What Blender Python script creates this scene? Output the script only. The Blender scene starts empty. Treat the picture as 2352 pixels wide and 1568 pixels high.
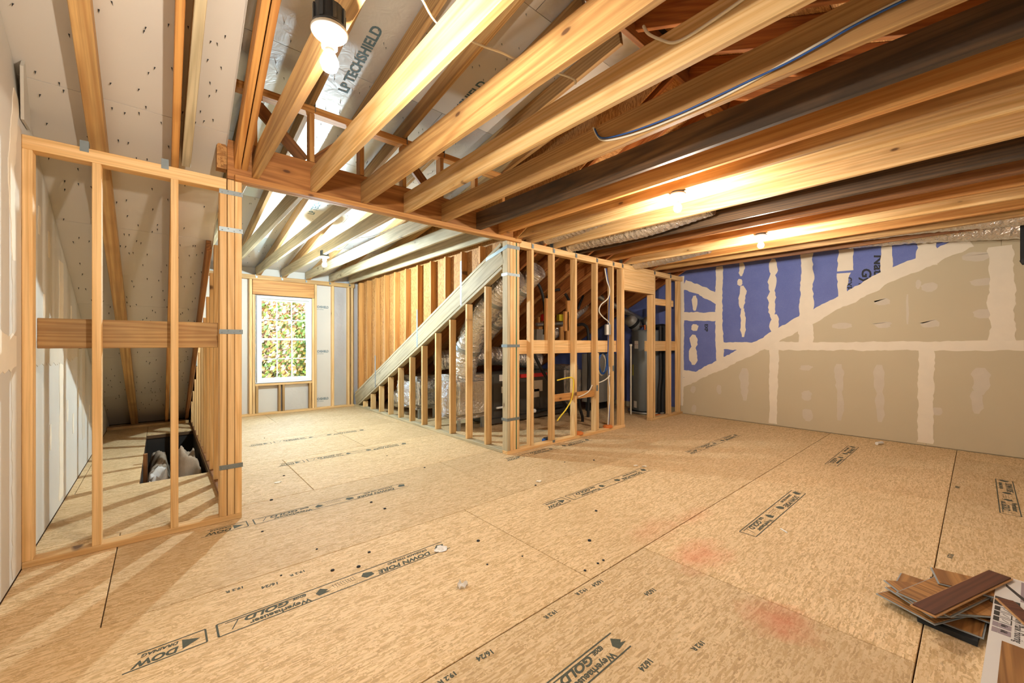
import bpy, bmesh, math, random
from mathutils import Vector, Matrix
random.seed(7)
sc = bpy.context.scene
COL = sc.collection

# ------------------------------------------------------------------ camera, sky, exposure
FPX, PCX, PCY, TH, CAMH = 930.0, 1178.3, 789.0, math.radians(48.93), 1.26
FW = Vector((math.cos(TH), math.sin(TH), 0)); RT = Vector((math.sin(TH), -math.cos(TH), 0)); UP = Vector((0, 0, 1))
CAM = Vector((0, 0, CAMH))
cd = bpy.data.cameras.new('camera'); cam = bpy.data.objects.new('camera', cd); COL.objects.link(cam)
cd.sensor_width = 36; cd.lens = FPX / 2352 * 36
cd.shift_x = -(PCX - 1176) / 2352; cd.shift_y = (PCY - 784) / 2352
cd.clip_start = 0.02; cd.clip_end = 200
cam.matrix_world = Matrix(((RT.x, UP.x, -FW.x, 0), (RT.y, UP.y, -FW.y, 0), (RT.z, UP.z, -FW.z, CAMH), (0, 0, 0, 1)))
sc.camera = cam
sc.view_settings.view_transform = 'Standard'; sc.view_settings.look = 'None'
sc.view_settings.gamma = 1; sc.view_settings.use_curve_mapping = False
sc.view_settings.exposure = -0.24
w = bpy.data.worlds.new('sky'); sc.world = w; w.use_nodes = True
bgn = w.node_tree.nodes['Background']
bgn.inputs[0].default_value = (0.52, 0.74, 1.0, 1); bgn.inputs[1].default_value = 26.0
BULB_WARM, BULB_COOL = 2700.0, 8500.0
C_WARM, C_COOL = (1.0, 0.89, 0.75), (0.78, 0.96, 1.0)
sc.cycles.max_bounces = 6; sc.cycles.diffuse_bounces = 4; sc.cycles.glossy_bounces = 2
sc.cycles.transparent_max_bounces = 12
sc.cycles.sample_clamp_indirect = 6.0
sc.cycles.use_adaptive_sampling = True; sc.cycles.adaptive_threshold = 0.1; sc.cycles.adaptive_min_samples = 16
sc.cycles.caustics_reflective = False; sc.cycles.caustics_refractive = False

# measured points: a pixel of the 2352x1568 frame carried onto a real plane of the room
def ray(px, py): return FW + RT * ((px - PCX) / FPX) + UP * ((PCY - py) / FPX)
def on_z(px, py, z=0.0): d = ray(px, py); return CAM + d * ((z - CAMH) / d.z)
def on_x(px, py, X): d = ray(px, py); return CAM + d * (X / d.x)
def on_y(px, py, Y): d = ray(px, py); return CAM + d * (Y / d.y)

# ------------------------------------------------------------------ materials
def lin(c): return tuple(((v / 255) / 12.92 if v / 255 <= 0.04045 else ((v / 255 + 0.055) / 1.055) ** 2.4) for v in c)
MATS = {}
class NT:
    def __init__(s, name):
        s.m = bpy.data.materials.new(name); s.m.use_nodes = True; s.t = s.m.node_tree; s.b = s.t.nodes['Principled BSDF']; MATS[name] = s.m
    def n(s, typ, **kw):
        nd = s.t.nodes.new(typ)
        for k, v in kw.items(): setattr(nd, k, v)
        return nd
    def l(s, a, b): s.t.links.new(a, b)
    def math(s, op, a, b=None, clamp=False):
        nd = s.n('ShaderNodeMath', operation=op, use_clamp=clamp)
        for i, v in enumerate((a, b)):
            if v is None: continue
            if isinstance(v, (int, float)): nd.inputs[i].default_value = v
            else: s.l(v, nd.inputs[i])
        return nd.outputs[0]
    def mix(s, fac, a, b, blend='MIX'):
        nd = s.n('ShaderNodeMix', data_type='RGBA', blend_type=blend)
        for i, v in ((0, fac), (6, a), (7, b)):
            if isinstance(v, (int, float)): nd.inputs[i].default_value = v
            elif isinstance(v, tuple): nd.inputs[i].default_value = (*v[:3], 1)
            else: s.l(v, nd.inputs[i])
        return nd.outputs[2]
    def coords(s, scale=(1, 1, 1), rot=(0, 0, 0), shift=True):
        tc = s.n('ShaderNodeTexCoord'); v = tc.outputs['Object']
        if shift:
            oi = s.n('ShaderNodeObjectInfo'); cb = s.n('ShaderNodeCombineXYZ')
            for i, k in enumerate((37.0, 19.0, 11.0)): s.l(s.math('MULTIPLY', oi.outputs['Random'], k), cb.inputs[i])
            ad = s.n('ShaderNodeVectorMath', operation='ADD'); s.l(v, ad.inputs[0]); s.l(cb.outputs[0], ad.inputs[1]); v = ad.outputs[0]
        mp = s.n('ShaderNodeMapping'); mp.inputs['Scale'].default_value = scale; mp.inputs['Rotation'].default_value = rot
        s.l(v, mp.inputs['Vector']); return mp.outputs[0]
    def noise(s, vec, scale=1.0, detail=2.0, rough=0.5, dist=0.0):
        nd = s.n('ShaderNodeTexNoise'); nd.inputs['Scale'].default_value = scale; nd.inputs['Detail'].default_value = detail
        nd.inputs['Roughness'].default_value = rough; nd.inputs['Distortion'].default_value = dist
        if vec is not None: s.l(vec, nd.inputs['Vector'])
        return nd.outputs[0]
    def voro(s, vec, scale=1.0, rnd=1.0, feature='F1'):
        nd = s.n('ShaderNodeTexVoronoi', feature=feature); nd.inputs['Scale'].default_value = scale; nd.inputs['Randomness'].default_value = rnd
        s.l(vec, nd.inputs['Vector']); return nd
    def ramp(s, fac, *stops):
        nd = s.n('ShaderNodeValToRGB'); e = nd.color_ramp.elements
        while len(e) < len(stops): e.new(0.5)
        for i, (p, c) in enumerate(stops):
            e[i].position = p; e[i].color = (*c[:3], 1) if isinstance(c, tuple) else (c, c, c, 1)
        s.l(fac, nd.inputs[0]); return nd.outputs[0]
    def bump(s, h, strength=0.2, dist=0.005):
        nd = s.n('ShaderNodeBump'); nd.inputs['Strength'].default_value = strength; nd.inputs['Distance'].default_value = dist
        s.l(h, nd.inputs['Height']); s.l(nd.outputs[0], s.b.inputs['Normal'])
    def done(s, col=None, rough=0.6, metal=0.0, spec=None):
        if col is not None:
            if isinstance(col, tuple): s.b.inputs['Base Color'].default_value = (*col[:3], 1)
            else: s.l(col, s.b.inputs['Base Color'])
        if isinstance(rough, (int, float)): s.b.inputs['Roughness'].default_value = rough
        else: s.l(rough, s.b.inputs['Roughness'])
        s.b.inputs['Metallic'].default_value = metal
        if spec is not None: s.b.inputs['Specular IOR Level'].default_value = spec
        return s.m

def plain(name, rgb, rough=0.6, metal=0.0, var=0.08, nscale=8.0, bump=0.0):
    s = NT(name); c = lin(rgb)
    nz = s.noise(s.coords(), nscale, 4)
    col = s.mix(nz, tuple(v * (1 - var) for v in c), tuple(min(1, v * (1 + var)) for v in c))
    if bump: s.bump(s.noise(s.coords(), nscale * 12, 3), bump, 0.002)
    return s.done(col, rough, metal)

def wood(name, light, dark, ring=0.55, stain=0.0, knots=True, stain_c=(70, 58, 48)):
    s = NT(name); cl, cdk = lin(light), lin(dark)
    a = s.noise(s.coords((0.22, 5.0, 5.0)), 1.0, 1.5, 0.4, 0.25)
    rg = s.math('SINE', s.math('MULTIPLY', a, 110.0)); rg = s.math('MULTIPLY_ADD', rg, 0.5); s.t.nodes[-1].inputs[2].default_value = 0.5
    rg = s.math('POWER', rg, 1.8)
    fine = s.noise(s.coords((1.6, 75.0, 75.0)), 1.0, 3.0, 0.6)
    col = s.mix(s.math('MULTIPLY', rg, ring * 1.25), cl, cdk)
    col = s.mix(s.ramp(fine, (0.42, 0.0), (0.75, 0.6)), col, tuple(v * 0.6 for v in cdk))
    big = s.noise(s.coords((0.8, 4, 4)), 1.0, 3.0)
    col = s.mix(s.math('MULTIPLY', big, 0.28), col, cdk)
    if knots:
        v = s.voro(s.coords((2.6, 0.8, 6.0)), 1.0); sp = s.n('ShaderNodeSeparateColor'); s.l(v.outputs['Color'], sp.inputs[0])
        gate = s.math('GREATER_THAN', sp.outputs[1], 0.45)
        k = s.ramp(v.outputs['Distance'], (0.05, 1.0), (0.085, 0.0)); halo = s.ramp(v.outputs['Distance'], (0.07, 0.5), (0.24, 0.0))
        col = s.mix(s.math('MULTIPLY', halo, gate), col, tuple(x * 0.75 for x in cdk)); col = s.mix(s.math('MULTIPLY', s.math('MULTIPLY', k, 0.85), gate), col, lin((78, 45, 22)))
    if stain:
        st = s.noise(s.coords((0.9, 3, 3)), 1.0, 5.0, 0.6)
        st = s.ramp(st, (0.36, 0.0), (0.62, 1.0))
        col = s.mix(s.math('MULTIPLY', st, stain), col, lin(stain_c))
    oi = s.n('ShaderNodeObjectInfo'); hs = s.n('ShaderNodeHueSaturation')
    s.l(s.math('MULTIPLY_ADD', oi.outputs['Random'], 0.26), hs.inputs['Value']); s.t.nodes[-1].inputs[2].default_value = 0.87
    s.l(col, hs.inputs['Color'])
    return s.done(hs.outputs[0], 0.62)

wood('pine_stud', (234, 198, 144), (212, 164, 102))
wood('pine_orange', (214, 160, 92), (176, 112, 52))
wood('pine_pale', (236, 204, 150), (212, 166, 100), 0.6)
wood('pine_tan', (212, 172, 112), (168, 122, 70), 0.6, 0.35)
wood('pine_grey', (206, 190, 156), (158, 142, 110), 0.45, 0.35, stain_c=(120, 112, 92))
wood('pine_weathered', (128, 96, 62), (70, 52, 36), 0.6, 0.8, stain_c=(48, 40, 33))
wood('pine_brown', (168, 112, 60), (116, 70, 34), 0.6, 0.3)
wood('rafter_red', (176, 112, 58), (128, 72, 34), 0.5)  # deep orange from light bounced off the attic wood is put into this colour
wood('lvl_face', (204, 142, 78), (156, 98, 46), 0.6, 0.2, stain_c=(96, 56, 28))
wood('vinyl_tan', (190, 138, 78), (134, 88, 44), 0.7, 0.25, knots=False, stain_c=(88, 54, 28))
wood('vinyl_brown', (98, 56, 36), (70, 38, 24), 0.5, knots=False)

def osb(name, light, mid, dark, floor=False):
    s = NT(name); cl, cm, ck = lin(light), lin(mid), lin(dark)
    lay = []
    for i, (rz, sx, sy) in enumerate(((0.25, 17, 125), (-0.5, 20, 135), (1.2, 22, 140), (-1.1, 22, 130))):
        v = s.voro(s.coords((sx, sy, 30), (0, 0, rz)), 1.0)
        sp = s.n('ShaderNodeSeparateColor'); s.l(v.outputs['Color'], sp.inputs[0]); lay.append(sp.outputs[0])
    pk = s.noise(s.coords((22, 30, 10)), 1.0, 3.0, 0.7); pk2 = s.noise(s.coords((31, 19, 10)), 1.0, 3.0, 0.7)
    m1 = s.mix(s.ramp(pk, (0.48, 0.0), (0.52, 1.0)), lay[0], lay[1]); m2 = s.mix(s.ramp(pk, (0.44, 0.0), (0.48, 1.0)), lay[2], lay[3])
    m3 = s.mix(s.ramp(pk2, (0.55, 0.0), (0.59, 1.0)), m1, m2)
    fine = s.noise(s.coords((60, 240, 30), (0, 0, 0.2)), 1.0, 2.0, 0.6)
    fl_ = s.math('ADD', s.math('MULTIPLY', m3, 0.62), s.math('MULTIPLY', fine, 0.38))
    col = s.ramp(fl_, (0.15, tuple(x * 0.78 for x in cm)), (0.38, cm), (0.60, cl), (0.85, tuple(min(1, x * 1.14) for x in cl)))
    dk = s.noise(s.coords((26, 90, 20), (0, 0, 0.25)), 1.0, 3.0, 0.6)
    col = s.mix(s.ramp(dk, (0.60, 0.0), (0.76, 0.65)), col, ck)
    bl = s.noise(s.coords((0.9, 1.4, 1)), 1.0, 4.0, 0.6)
    col = s.mix(s.ramp(bl, (0.42, 0.0), (0.78, 0.42)), col, tuple(x * 0.8 for x in cm))
    if floor:
        geo = s.n('ShaderNodeNewGeometry')
        for (cx_, cy_, rx, ry, amt) in STAINS:
            sub = s.n('ShaderNodeVectorMath', operation='SUBTRACT'); s.l(geo.outputs['Position'], sub.inputs[0]); sub.inputs[1].default_value = (cx_, cy_, 0)
            dv = s.n('ShaderNodeVectorMath', operation='MULTIPLY'); s.l(sub.outputs[0], dv.inputs[0]); dv.inputs[1].default_value = (1 / rx, 1 / ry, 0)
            ln = s.n('ShaderNodeVectorMath', operation='LENGTH'); s.l(dv.outputs[0], ln.inputs[0])
            nz = s.noise(s.coords((6, 6, 6), shift=False), 1.0, 5.0, 0.7)
            d = s.math('ADD', ln.outputs['Value'], s.math('MULTIPLY', s.math('SUBTRACT', nz, 0.5), 1.6))
            col = s.mix(s.ramp(d, (0.0, amt), (1.15, 0.0)), col, lin((206, 98, 66)))
    oi = s.n('ShaderNodeObjectInfo'); hs = s.n('ShaderNodeHueSaturation')
    s.l(s.math('MULTIPLY_ADD', oi.outputs['Random'], 0.16), hs.inputs['Value']); s.t.nodes[-1].inputs[2].default_value = 0.90
    s.l(col, hs.inputs['Color']); col = hs.outputs[0]
    return s.done(col, 0.72)
a_, b_, c_ = on_z(1790, 1425), on_z(1610, 1275), on_z(1500, 1215)
STAINS = [(a_.x, a_.y, 0.19, 0.18, 0.6), (b_.x, b_.y, 0.28, 0.17, 0.5), (c_.x, c_.y, 0.30, 0.14, 0.25), (b_.x + 0.5, b_.y + 0.28, 0.3, 0.1, 0.25)]
osb('osb_floor', (222, 194, 152), (204, 170, 122), (136, 102, 66), True)
osb('osb_brown', (196, 146, 86), (164, 112, 60), (100, 64, 34))

plain('white_sheathing', (206, 200, 192), 0.7, var=0.05, nscale=2.5)
plain('drywall_white', (206, 202, 194), 0.75, var=0.06, nscale=1.5)
plain('drywall_beige', (198, 186, 158), 0.8, var=0.05, nscale=2.0)
def blue_paper():
    s = NT('drywall_blue')
    nz = s.noise(s.coords(shift=False), 3.0, 5.0, 0.65); sp = s.noise(s.coords(shift=False), 220.0, 2.0)
    col = s.mix(nz, lin((84, 98, 168)), lin((118, 132, 196)))
    col = s.mix(s.ramp(sp, (0.6, 0.0), (0.75, 0.3)), col, lin((190, 196, 220)))
    return s.done(col, 0.8)
blue_paper()
plain('joint_compound', (232, 222, 204), 0.75, var=0.06, nscale=9)
plain('joint_compound_thin', (206, 196, 180), 0.75, var=0.08, nscale=9)
def foil(name, rough, col, bscale, bstr, metal):
    s = NT(name)
    s.bump(s.noise(s.coords(), bscale, 3.0, 0.6, 0.8), bstr, 0.02)
    c = s.mix(s.noise(s.coords(), 3.0, 3.0), tuple(v * 0.82 for v in lin(col)), lin(col))
    return s.done(c, rough, metal)
foil('foil_board', 0.38, (222, 224, 228), 9.0, 0.25, 0.6)
foil('foil_duct', 0.2, (226, 220, 212), 30.0, 0.7, 0.78)
plain('galvanized', (168, 172, 172), 0.38, 0.85, 0.1, 12)
plain('strap_steel', (132, 142, 146), 0.45, 0.7, 0.15, 20)
plain('white_vinyl', (238, 240, 240), 0.4, var=0.02)
plain('porcelain', (206, 200, 190), 0.25, var=0.02)
plain('box_black', (38, 44, 52), 0.5)
plain('rubber_black', (22, 22, 24), 0.6)
plain('cable_white', (226, 220, 204), 0.5, var=0.04)
plain('cable_blue', (32, 84, 160), 0.5)
plain('cable_yellow', (226, 196, 48), 0.5)
plain('cable_green', (26, 128, 104), 0.5)
plain('cabinet_dark', (74, 70, 64), 0.5, 0.2)
plain('tank_grey', (116, 122, 124), 0.32, 0.25, 0.04)
plain('panel_grey', (150, 148, 142), 0.5, 0.3)
plain('red_plastic', (190, 32, 30), 0.45)
plain('label_white', (226, 222, 214), 0.6)
plain('label_yellow', (208, 190, 40), 0.6)
plain('orange_foam', (216, 120, 52), 0.8, var=0.2, nscale=60, bump=0.6)
plain('cut_wood', (186, 140, 92), 0.6)
plain('copper', (170, 92, 56), 0.4, 0.8)
plain('ink', (74, 78, 66), 0.8, var=0.25, nscale=120)
plain('ink_blue', (84, 108, 118), 0.7, var=0.15, nscale=60)
plain('ink_black', (44, 48, 56), 0.8, var=0.2, nscale=60)
plain('paper_white', (232, 228, 222), 0.7)
plain('box_white', (214, 210, 206), 0.5, var=0.02)
plain('box_print_dark', (52, 50, 50), 0.5)
plain('box_print_mauve', (150, 136, 142), 0.5)
plain('vinyl_edge', (150, 156, 158), 0.5)
plain('tray_black', (26, 30, 34), 0.7, var=0.2, nscale=90)
plain('hole_dark', (44, 36, 30), 0.9)
plain('insulation', (150, 132, 114), 0.95, var=0.45, nscale=14, bump=1.0)
plain('insulation_pale', (196, 192, 190), 0.95, var=0.35, nscale=14, bump=1.0)
plain('siding', (170, 170, 168), 0.8)
plain('grass', (86, 104, 52), 0.9, var=0.3)
plain('bark', (84, 66, 50), 0.9, var=0.3)
plain('joint_dark', (92, 64, 38), 0.9)
def emis(name, c, st):
    s = NT(name); s.b.inputs['Base Color'].default_value = (1, 1, 1, 1)
    s.b.inputs['Emission Color'].default_value = (*c, 1); s.b.inputs['Emission Strength'].default_value = st
emis('bulb_warm', C_WARM, BULB_WARM); emis('bulb_cool', C_COOL, BULB_COOL)
def glass():
    s = NT('pane_glass'); o = s.t.nodes['Material Output']
    tr = s.n('ShaderNodeBsdfTransparent'); tr.inputs[0].default_value = (0.95, 0.97, 0.97, 1)
    gl = s.n('ShaderNodeBsdfGlossy'); gl.inputs['Roughness'].default_value = 0.02
    mx = s.n('ShaderNodeMixShader'); mx.inputs[0].default_value = 0.05
    s.l(tr.outputs[0], mx.inputs[1]); s.l(gl.outputs[0], mx.inputs[2]); s.l(mx.outputs[0], o.inputs[0])
glass()
def leaves(name, stops):
    s = NT(name); g = s.n('ShaderNodeNewGeometry')
    s.done(s.ramp(g.outputs['Random Per Island'], *[(p, lin(c)) for p, c in stops]), 0.7)
leaves('leaf_autumn', ((0.0, (66, 92, 24)), (0.3, (120, 122, 30)), (0.55, (176, 108, 36)), (0.8, (190, 122, 88)), (1.0, (206, 160, 138))))
leaves('leaf_green', ((0.0, (58, 88, 22)), (0.45, (108, 128, 32)), (0.75, (176, 128, 40)), (1.0, (188, 116, 76))))

# ------------------------------------------------------------------ builders
def link(name, me, mat, parent=None, mw=None):
    o = bpy.data.objects.new(name, me); COL.objects.link(o)
    if mat is not None and len(me.materials) == 0: me.materials.append(MATS[mat])
    if mw is not None: o.matrix_world = mw
    if parent is not None: o.parent = parent
    return o
def tag(o, label, cat, group=None, kind=None):
    o['label'] = label; o['category'] = cat
    if group: o['group'] = group
    if kind: o['kind'] = kind
    return o
def thing(name, label, cat, loc=(0, 0, 0), group=None, kind=None):
    o = bpy.data.objects.new(name, None); COL.objects.link(o); o.empty_display_size = 0.05
    o['base'] = 1; del o['base']
    o.location = (0, 0, 0)
    return tag(o, label, cat, group, kind)
class MB:
    def __init__(s): s.v, s.f, s.sm = [], [], []
    def add(s, vs, fs, smooth=False):
        k = len(s.v); s.v += [tuple(p) for p in vs]; s.f += [tuple(i + k for i in f) for f in fs]; s.sm += [smooth] * len(fs); return s
    def box(s, x0, x1, y0, y1, z0, z1, M=None):
        vs = [Vector((x, y, z)) for z in (z0, z1) for y in (y0, y1) for x in (x0, x1)]
        if M is not None: vs = [M @ p for p in vs]
        return s.add(vs, [(0, 2, 3, 1), (4, 5, 7, 6), (0, 1, 5, 4), (2, 6, 7, 3), (0, 4, 6, 2), (1, 3, 7, 5)])
    def prism(s, poly, off):     # poly: planar 3D points, extruded by vector off
        n = len(poly); a = [Vector(p) for p in poly]; b = [p + Vector(off) for p in a]
        return s.add(a + b, [tuple(range(n)), tuple(range(2 * n - 1, n - 1, -1))] + [(i, i + n, (i + 1) % n + n, (i + 1) % n) for i in range(n)])
    def tube(s, pts, r, n=10, caps=True):
        pts = [Vector(p) for p in pts]; m = len(pts); rs = r if isinstance(r, (list, tuple)) else [r] * m
        T = [(pts[min(i + 1, m - 1)] - pts[max(i - 1, 0)]).normalized() for i in range(m)]
        N = T[0].orthogonal().normalized(); vs = []
        for i in range(m):
            N = (N - T[i] * N.dot(T[i])).normalized(); B = T[i].cross(N)
            vs += [pts[i] + (N * math.cos(2 * math.pi * j / n) + B * math.sin(2 * math.pi * j / n)) * rs[i] for j in range(n)]
        fs = [(i * n + j, i * n + (j + 1) % n, (i + 1) * n + (j + 1) % n, (i + 1) * n + j) for i in range(m - 1) for j in range(n)]
        s.add(vs, fs, True)
        if caps: s.add(vs[:n], [tuple(range(n - 1, -1, -1))]); s.add(vs[-n:], [tuple(range(n))])
        return s
    def lathe(s, prof, c, n=20, axis=None):   # prof: (r, z)
        c = Vector(c); ax = (axis or Vector((0, 0, 1))).normalized(); N = ax.orthogonal().normalized(); B = ax.cross(N); vs = []
        for r, z in prof: vs += [c + ax * z + (N * math.cos(2 * math.pi * j / n) + B * math.sin(2 * math.pi * j / n)) * max(r, 1e-4) for j in range(n)]
        m = len(prof)
        fs = [(i * n + j, i * n + (j + 1) % n, (i + 1) * n + (j + 1) % n, (i + 1) * n + j) for i in range(m - 1) for j in range(n)]
        return s.add(vs, fs, True)
    def build(s, name, mat, parent=None):
        me = bpy.data.meshes.new(name); me.from_pydata(s.v, [], s.f)
        me.polygons.foreach_set('use_smooth', s.sm); me.update()
        bm = bmesh.new(); bm.from_mesh(me); bmesh.ops.recalc_face_normals(bm, faces=bm.faces); bm.to_mesh(me); bm.free()
        return link(name, me, mat, parent)
def smooth_path(pts, k=6):
    P = [Vector(p) for p in pts]; out = []
    for i in range(len(P) - 1):
        p0, p1, p2, p3 = P[max(i - 1, 0)], P[i], P[i + 1], P[min(i + 2, len(P) - 1)]
        for j in range(k):
            t = j / k
            out.append(0.5 * ((2 * p1) + (p2 - p0) * t + (2 * p0 - 5 * p1 + 4 * p2 - p3) * t * t + (3 * p1 - p0 - 3 * p2 + p3) * t ** 3))
    return out + [P[-1]]
_bc = {}
def board_mesh(L, wd, dp, mat):
    key = (round(L, 3), round(wd, 4), round(dp, 4), mat)
    if key in _bc: return _bc[key]
    bm = bmesh.new(); bmesh.ops.create_cube(bm, size=1.0)
    bmesh.ops.scale(bm, vec=(L, wd, dp), verts=bm.verts)
    bmesh.ops.bevel(bm, geom=bm.edges[:], offset=min(0.003, wd * 0.12, dp * 0.12), segments=1, affect='EDGES')
    me = bpy.data.meshes.new('board'); bm.to_mesh(me); bm.free(); me.materials.append(MATS[mat]); _bc[key] = me; return me
def board(name, p0, p1, wd, dp, mat, parent=None, side=(1, 0, 0)):
    """length p0->p1; wd along 'side' (made square to the length), dp along the third axis"""
    p0, p1 = Vector(p0), Vector(p1); x = (p1 - p0).normalized(); y = Vector(side); y = (y - x * y.dot(x)).normalized(); z = x.cross(y)
    c = (p0 + p1) / 2
    mw = Matrix(((x.x, y.x, z.x, c.x), (x.y, y.y, z.y, c.y), (x.z, y.z, z.z, c.z), (0, 0, 0, 1)))
    return link(name, board_mesh((p1 - p0).length, wd, dp, mat), None, parent, mw)
def stud(name, x0, x1, y0, y1, z0, z1, mat='pine_stud', parent=None):
    d = (x1 - x0, y1 - y0, z1 - z0); c = ((x0 + x1) / 2, (y0 + y1) / 2, (z0 + z1) / 2); k = d.index(max(d))
    if k == 0: return board(name, (x0, c[1], c[2]), (x1, c[1], c[2]), d[1], d[2], mat, parent, (0, 1, 0))
    if k == 1: return board(name, (c[0], y0, c[2]), (c[0], y1, c[2]), d[0], d[2], mat, parent, (1, 0, 0))
    return board(name, (c[0], c[1], z0), (c[0], c[1], z1), d[0], d[1], mat, parent, (1, 0, 0))
def text_mesh(body, size, mat, bold=0.0, shear=0.0, align='LEFT'):
    cu = bpy.data.curves.new('lettering', 'FONT'); cu.body = body; cu.size = size; cu.offset = bold; cu.shear = shear
    cu.align_x = align; cu.extrude = 0.0003; cu.resolution_u = 3
    o = bpy.data.objects.new('lettering', cu); COL.objects.link(o)
    bpy.context.view_layer.update()
    me = bpy.data.meshes.new_from_object(o.evaluated_get(bpy.context.evaluated_depsgraph_get()))
    bpy.data.objects.remove(o); me.materials.clear(); me.materials.append(MATS[mat]); return me
def lettering(name, body, size, mat, origin, xdir, ydir, parent, bold=0.0, shear=0.0, sx=1.0):
    x = Vector(xdir).normalized(); y = Vector(ydir); y = (y - x * y.dot(x)).normalized(); z = x.cross(y); o = Vector(origin)
    mw = Matrix(((x.x * sx, y.x, z.x, o.x), (x.y * sx, y.y, z.y, o.y), (x.z * sx, y.z, z.z, o.z), (0, 0, 0, 1)))
    return link(name, text_mesh(body, size, mat, bold, shear), None, parent, mw)

# ------------------------------------------------------------------ the shell
GX, LX = 7.12, -0.585              # gable wall face, left drywall face
KY = 3.50                          # front face of the framed partitions
WY = 8.28                          # window wall plane
RY, RZ = 1.60, 3.65                # ridge
BY = -1.50                         # wall behind the camera
def zm(Y): return 0.51 * (8.75 - Y) if Y >= RY else RZ - 0.45 * (RY - Y)
def zd(Y): return 2.61 + 0.15 * (WY - Y)
JB = 2.465                         # underside of the ceiling joists

# floor: joint backing + one object per OSB sheet
floor = thing('floor', 'tan oriented strand board subfloor with printed sheet marks', 'floor', kind='structure')
HX0, HX1, HY0, HY1 = -0.14, 0.36, 4.96, 7.55
bk = MB()
for (x0, x1, y0, y1) in ((LX - 0.1, HX0, BY - 0.1, 9.0), (HX1, GX + 0.1, BY - 0.1, 9.0), (HX0, HX1, BY - 0.1, HY0), (HX0, HX1, HY1, 9.0)):
    bk.box(x0, x1, y0, y1, -0.06, -0.016)
bk.build('subfloor_backing', 'joint_dark', floor)
rows = [(-2.24, -1.04, 1.1), (-1.04, 0.16, 1.76), (0.16, 1.36, 2.25), (1.36, 2.56, 1.74), (2.56, 3.76, -0.2), (3.76, 4.96, 1.0), (4.96, 6.16, 1.9), (6.16, 7.36, 0.4), (7.36, 8.56, 1.4), (8.56, 9.0, 0.2)]
def sheet(x0, x1, y0, y1):
    x0, x1 = max(x0, LX), min(x1, GX); y0, y1 = max(y0, BY), min(y1, 8.98)
    if x1 - x0 < 0.03 or y1 - y0 < 0.03: return
    g = 0.0045; c = Vector(((x0 + x1) / 2, (y0 + y1) / 2, -0.009))
    link('osb_sheet', board_mesh(x1 - x0 - g, y1 - y0 - g, 0.018, 'osb_floor'), None, floor, Matrix.Translation(c))
for (y0, y1, xs) in rows:
    k0 = math.floor((LX - xs) / 2.44)
    for k in range(k0, k0 + 6):
        x0, x1 = max(xs + 2.44 * k, LX), min(xs + 2.44 * (k + 1), GX)
        if x1 <= x0: continue
        if y1 > HY0 and y0 < HY1 and x0 < HX1 and x1 > HX0:
            if x0 < HX0: sheet(x0, HX0, y0, y1)
            if x1 > HX1: sheet(HX1, x1, y0, y1)
            if y1 > HY1: sheet(max(x0, HX0), min(x1, HX1), HY1, y1)
        else: sheet(x0, x1, y0, y1)
pit = MB()
pit.box(HX0 - 0.02, HX0 - 0.005, HY0 - 0.02, HY1 + 0.02, -0.45, -0.03).box(HX1 + 0.005, HX1 + 0.02, HY0 - 0.02, HY1 + 0.02, -0.45, -0.03)
pit.box(HX0 - 0.03, HX1 + 0.03, HY0 - 0.03, HY0 - 0.01, -0.45, -0.03).box(HX0 - 0.03, HX1 + 0.03, HY1 + 0.01, HY1 + 0.03, -0.45, -0.03).box(HX0 - 0.1, HX1 + 0.1, HY0 - 0.1, HY1 + 0.1, -0.47, -0.45)
pit.build('opening_well', 'hole_dark', floor)

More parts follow.
